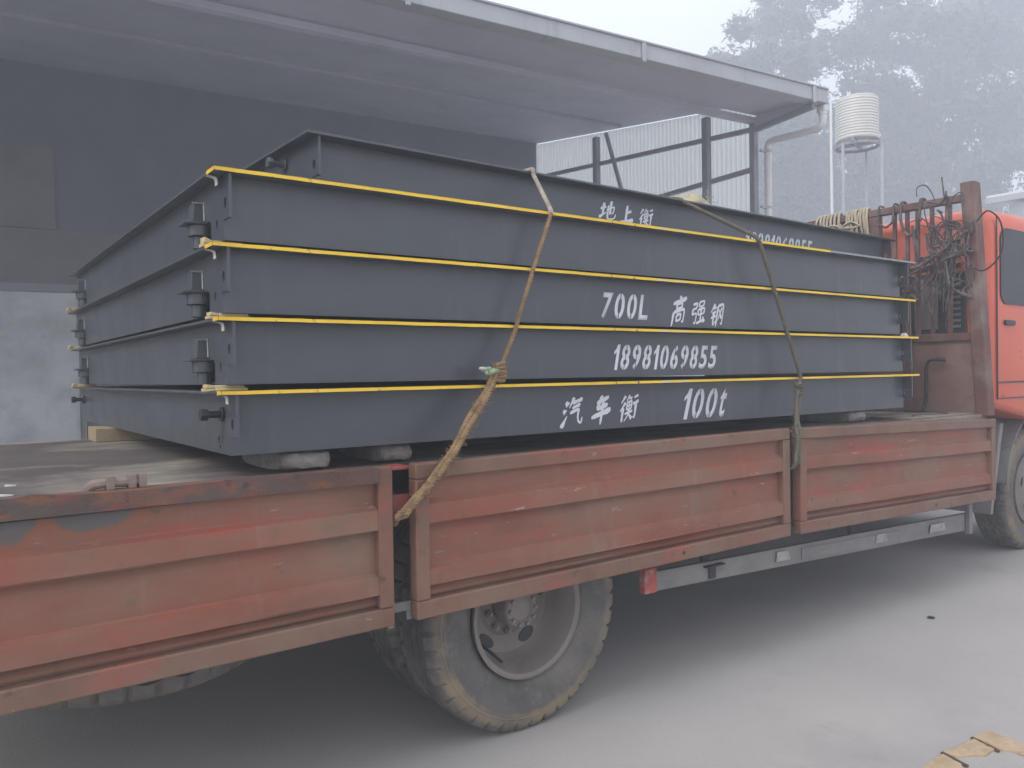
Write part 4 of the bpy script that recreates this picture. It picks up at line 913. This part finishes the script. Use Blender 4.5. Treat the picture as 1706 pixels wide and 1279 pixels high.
# eave truss and fascia set back under the gutter
d = MB(); d.box(XL, XE, YC-.06, YC+.06, 5.30, 5.38)
EB = sp(d, 'eave_beam', 'roofsheet', bevel=.005)
d = MB(); d.face([(XL, .14, 5.36), (XE, .14, 5.36), (XE, YC-.07, 5.40), (XL, YC-.07, 5.40)]); 
r_ = bmesh.ops.extrude_face_region(d.bm, geom=d.bm.faces[:])
for v in [q for q in r_['geom'] if isinstance(q, bmesh.types.BMVert)]: v.co.z += .015
sp(d, 'soffit', 'roofsheet', smooth=0)
d = MB(); d.bar((XE, -.02, 5.25), (XE, YC-.06, 5.20), .06, .08); d.bar((XE, .0, 5.42), (XE, YC-.06, 5.46), .06, .06)
sp(d, 'eave_bracket', 'shed_steel')
d = MB(); d.box(XE-.006, XE+.006, .02, YC-.06, 5.22, 5.40); sp(d, 'bracket_sheet', 'roofsheet')
# columns
for x in (XE, XE-22):
    d = MB(); d.box(x-.045, x+.045, YC-.05, YC+.05, 0, 5.299); sp(d, 'column', 'shed_steel', bevel=.006)
d = MB(); d.box(XE-.05, XE+.05, 2.02, 2.14, 0, zr(2.1)-.09); sp(d, 'column', 'shed_steel', bevel=.004)
d = MB(); d.box(XE-.05, XE+.05, 5.0, 5.12, 0, zr(5.1)-.09); sp(d, 'column', 'shed_steel', bevel=.004)
# end wall of pale translucent ribbed sheets on girts
d = MB(); n_ = 62
for i in range(n_):
    ya, yb = YC+.075+(YB-YC-.08)*i/n_, YC+.075+(YB-YC-.08)*(i+1)/n_; q = (yb-ya)
    P = [(ya, .10), (ya+q*.3, .10), (ya+q*.4, .125), (ya+q*.75, .125), (ya+q*.85, .10), (yb, .10)]
    for (y0_, o0), (y1_, o1) in zip(P[:-1], P[1:]): d.face([(XE+o0, y0_, .0), (XE+o1, y1_, .0), (XE+o1, y1_, zr(y1_)+.02), (XE+o0, y0_, zr(y0_)+.02)])
bmesh.ops.remove_doubles(d.bm, verts=d.bm.verts[:], dist=1e-4)
EW = sp(d, 'end_wall', 'sheet', smooth=0)
for y in (4.2,):
    d = MB(); d.box(XL, XE-.06, y, y+.06, zr(y)+.0, zr(y)+.055); sp(d, 'purlin', 'roofsheet', ROOF)
for (za, zb) in ((5.24, 5.84), (4.63, 4.63), (3.4, 3.4), (1.8, 1.8)):
    d = MB(); d.bar((XE+.06, YC+.08, za), (XE+.06, YB-.1, zb), .06, .07); sp(d, 'girt', 'shed_steel', EW)
d = MB(); d.bar((XE-.02, 4.72, 6.12), (XE-.02, 3.9, 4.0), .05, .06); sp(d, 'brace', 'shed_steel', EW)
# downpipe
d = MB(); d.tube([(.08, .01, 5.22), (.08, .01, 5.06), (.075, .04, 5.01), (.07, .10, 4.99), (.02, .85, 5.02), (.015, .92, 5.0), (.012, .95, 4.94), (.012, .95, 0)], .055, 18)
DP = sp(d, 'downpipe', 'pvc', smooth=50)
d = MB()
for z in (4.85, 4.0, 3.0, 1.5):
    d = MB(); d.cyl((.012, .95, z), (.012, .95, z+.035), .061, 18); d.box(XE, -.03, .93, .97, z, z+.03); sp(d, 'pipe_clip', 'gutter', DP)
d = MB(); d.cyl((.08, .01, 5.17), (.08, .01, 5.23), .064, 18); sp(d, 'pipe_collar', 'pvc', DP)
# back wall: pale plaster below, dark sheeting above
d = MB(); d.box(XL, -9.02, YB-.08, YB+.10, 0, 2.97); BW = sp(d, 'back_wall', 'plaster', bevel=.01)
d = MB(); d.box(XL, -8.96, YB-.12, YB+.0, 2.972, 3.10); sp(d, 'wall_cap', 'shed_steel', BW)
d = MB(); d.box(-9.018, -8.95, YB-.12, YB+.10, 0, 2.97); sp(d, 'end_post', 'shed_steel', BW)
d = MB(); d.box(-8.94, XE, YB-.05, YB+.05, 0, 3.10); sp(d, 'lower_sheeting', 'greypanel', BW)
d = MB(); d.box(XL, XE+.14, YB+.02, YB+.08, 3.102, zr(YB)+.075); sp(d, 'upper_sheeting', 'darksheet', BW)
d = MB(); d.box(XL, -7.2, YB-.03, YB+.018, 3.102, 3.98); sp(d, 'grey_panel', 'greypanel', BW)
d = MB(); d.box(-12.6, -9.32, YB-.06, YB+.017, 3.99, 5.3); sp(d, 'brown_board', 'brownpanel', BW)
d = MB(); d.box(XL-.1, XL, YC, YB, 0, 6.4); sp(d, 'far_end_wall', 'darksheet')

# ------------------------------------------------------------------ water tank on its stand
tk = Vector((17.02, 9.95, 0)); ZT0, ZT1 = 6.66, 7.60
WT = empty('water_tank', tk, 'pale ribbed steel water tank on a tall thin stand beyond the shed', 'water tank')
d = MB(); pr = [(.0, ZT0+.0), (.44, ZT0)]
nz = 14
for i in range(nz):
    z = ZT0+.03+(ZT1-ZT0-.06)*i/nz; h = (ZT1-ZT0-.06)/nz; pr += [(.456, z), (.456, z+h*.62), (.432, z+h*.70), (.432, z+h*.96)]
pr += [(.445, ZT1-.02), (.42, ZT1+.005), (.2, ZT1+.03), (.0, ZT1+.035)]
d.lathe(pr, (tk.x, tk.y, 0), 'z', 40); d.build('drum', 'tank', WT, smooth=20)
d = MB()
for a in (0, 90): 
    u = Vector((math.cos(rad(a+20)), math.sin(rad(a+20)), 0)); d.bar(tk+u*.5+Vector((0, 0, ZT0-.06)), tk-u*.5+Vector((0, 0, ZT0-.06)), .06, .1)
for a in range(0, 360, 30):
    p0, p1 = [tk+Vector((.46*math.cos(rad(q)), .46*math.sin(rad(q)), ZT0-.12)) for q in (a, a+30)]; d.bar(p0, p1, .05, .06)
d.build('platform', 'shed_steel', WT)
FH = Vector((F.x, F.y, 0)).normalized(); RH = Vector((RV.x, RV.y, 0)).normalized()
for a, b in ((.36, .34), (.40, -.34), (-.44, .34), (-.46, -.34)):
    p = tk+RH*a+FH*b; d = MB(); d.cyl(p, p+Vector((0, 0, ZT0-.12)), .032, 10); d.build('leg', 'gutter', WT)
d = MB(); p = tk-RV*.58; p.z = 0; d.tube([p, p+Vector((0, 0, 7.55)), p+RV*.12+Vector((0, 0, 7.6))], .03, 10); d.build('supply_pipe', 'pvc', WT)

# ------------------------------------------------------------------ building beyond the cab
LB = empty('roadside_building', (24.0, 10.2, 0), 'low building with a white roof edge beyond the red cab', 'building', None, 0)
d = MB(); d.box(.4, 9, -16, -.4, 0, 6.05); d.build('wall', 'plaster', LB, local=True)
d = MB(); d.hexa([(0, -16.4, 6.1), (9.4, -16.4, 6.9), (9.4, 0, 6.9), (0, 0, 6.1), (0, -16.4, 6.3), (9.4, -16.4, 7.1), (9.4, 0, 7.1), (0, 0, 6.3)]); d.build('roof', 'pvc', LB, local=True)
d = MB(); d.box(-.12, -.002, -16.4, 0, 6.06, 6.22); d.build('gutter', 'gutter', LB, local=True)
for y in (-3, -6.5, -10, -13.5):
    d = MB(); d.box(.36, .399, y, y+1.5, 2.6, 4.6); d.build('window', 'glass', LB, local=True)

# ------------------------------------------------------------------ trees beyond the shed
def tree(px, depth, ztop, zlow, rx, lab, mt, seed, leaves=5200):
    r = random.Random(seed)
    d_ = F+RV*((px-853)/FPX); base = Vector((d_.x*depth, d_.y*depth, 0))
    T = empty('broadleaf_tree', base, lab, 'tree', 'trees beyond the shed')
    t = MB(); bend = Vector((r.uniform(-.6, .6), r.uniform(-.6, .6), 0)); zc = (ztop+zlow)/2
    pts = [Vector((0, 0, 0)), bend*.3+Vector((0, 0, zlow*.6)), bend+Vector((0, 0, zc)), bend*1.2+Vector((0, 0, ztop-1.2))]
    sp_ = smooth_path(pts, 6); n_ = len(sp_); t.tube(sp_, [.4*(1-.85*i/(n_-1)) for i in range(n_)], 10)
    clumps = []
    for i in range(44):
        a = r.uniform(0, 6.283); u = r.uniform(-1, 1); rr = rx*math.sqrt(max(.05, 1-u*u*.9))*r.uniform(.45, 1.0)
        c = bend+Vector((rr*math.cos(a), rr*math.sin(a), zc+u*(ztop-zlow)/2)); clumps.append((c, r.uniform(.55, 1.15)*rx/2.8))
        if i < 14:
            s0 = sp_[int(n_*(.35+.5*r.random()))]; mid = (s0+c)/2+Vector((0, 0, -.3)); t.tube(smooth_path([s0, mid, c], 4), [.07*(1-.1*k) for k in range(9)], 6)
    for c, _ in [(bend+Vector((0, 0, zc)), 1)]: clumps += [(c+Vector((r.gauss(0, .4), r.gauss(0, .4), r.uniform(-.5, .5)*(ztop-zlow)*.7)), 1.3) for _ in range(6)]
    t.build('trunk', 'bark', T, local=True, smooth=60)
    l = MB(); V = l.bm.verts.new
    for c, cr in clumps:      # big shaded sprays deep inside each clump
        for _ in range(60):
            q = Vector((r.gauss(0, 1), r.gauss(0, 1), r.gauss(0, .8))).normalized()*cr*.72*(r.random()**.4)
            p = c+q; n1 = Vector((r.gauss(0, 1), r.gauss(0, 1), r.gauss(0, 1))).normalized(); n2 = n1.orthogonal().normalized(); s = r.uniform(.4, .75)
            a, b = n1*s, n2*s*.6; l.bm.faces.new((V(p-a), V(p-b), V(p+a), V(p+b)))
    for _ in range(leaves):
        c, cr = r.choice(clumps)
        q = Vector((r.gauss(0, 1), r.gauss(0, 1), r.gauss(0, .8))); q = q.normalized()*cr*(r.random()**.45)
        p = c+q; n1 = Vector((r.gauss(0, 1), r.gauss(0, 1), r.gauss(0, 1))).normalized(); n2 = n1.orthogonal().normalized(); s = r.uniform(.17, .34)
        a, b = n1*s, n2*s*.55
        l.bm.faces.new((V(p-a), V(p-b), V(p+a), V(p+b)))
    l.build('crown', mt, T, local=True, smooth=0, fix=False)
for args in ((1275, 58, 26.5, 9.0, 4.3, 'left tree of the hazy clump, reaching out over the shed eave', 'leaf_pale', 1, 9000),
             (1330, 62, 31.5, 10.0, 5.0, 'tall hazy tree directly behind the water tank', 'leaf', 2, 12000),
             (1440, 64, 31.5, 10.0, 5.6, 'tall hazy tree just right of the water tank', 'leaf', 3, 12000),
             (1550, 62, 29.0, 8.0, 5.6, 'hazy tree above the headboard rack', 'leaf', 4, 12000),
             (1650, 66, 32.2, 8.0, 5.8, 'tall hazy tree above the red cab', 'leaf', 5, 12000),
             (1760, 64, 29.2, 8.0, 6.0, 'hazy tree at the right edge behind the white roof edge', 'leaf_pale', 6, 9000),
             (1305, 70, 21.0, 3.0, 6.0, 'low hazy tree behind the downpipe', 'leaf', 7, 9000),
             (1410, 71, 22.0, 2.0, 6.6, 'low hazy tree beneath the water tank', 'leaf', 8, 10000),
             (1520, 71, 22.0, 2.0, 6.6, 'low hazy tree behind the rope coils', 'leaf', 9, 10000),
             (1640, 72, 22.0, 2.0, 7.0, 'low hazy tree behind the cab roof', 'leaf', 10, 9000)): tree(*args)

# ------------------------------------------------------------------ the haze that fills the yard
hz = MB(); hz.box(-24, 100, -16, 82, -1.0, 35.5)
o = hz.build('haze', MT['tape'], None, smooth=0); tag(o, 'pale morning haze filling the yard', 'haze', None, 'stuff')
hm = bpy.data.materials.new('haze'); hm.use_nodes = True; n_ = hm.node_tree; n_.nodes.clear()
pv = n_.nodes.new('ShaderNodeVolumePrincipled'); pv.inputs['Color'].default_value = (.87, .915, .985, 1); pv.inputs['Density'].default_value = HAZE_DENSITY; pv.inputs['Anisotropy'].default_value = .2
ho_ = n_.nodes.new('ShaderNodeOutputMaterial'); n_.links.new(pv.outputs[0], ho_.inputs['Volume'])
o.data.materials.clear(); o.data.materials.append(hm)
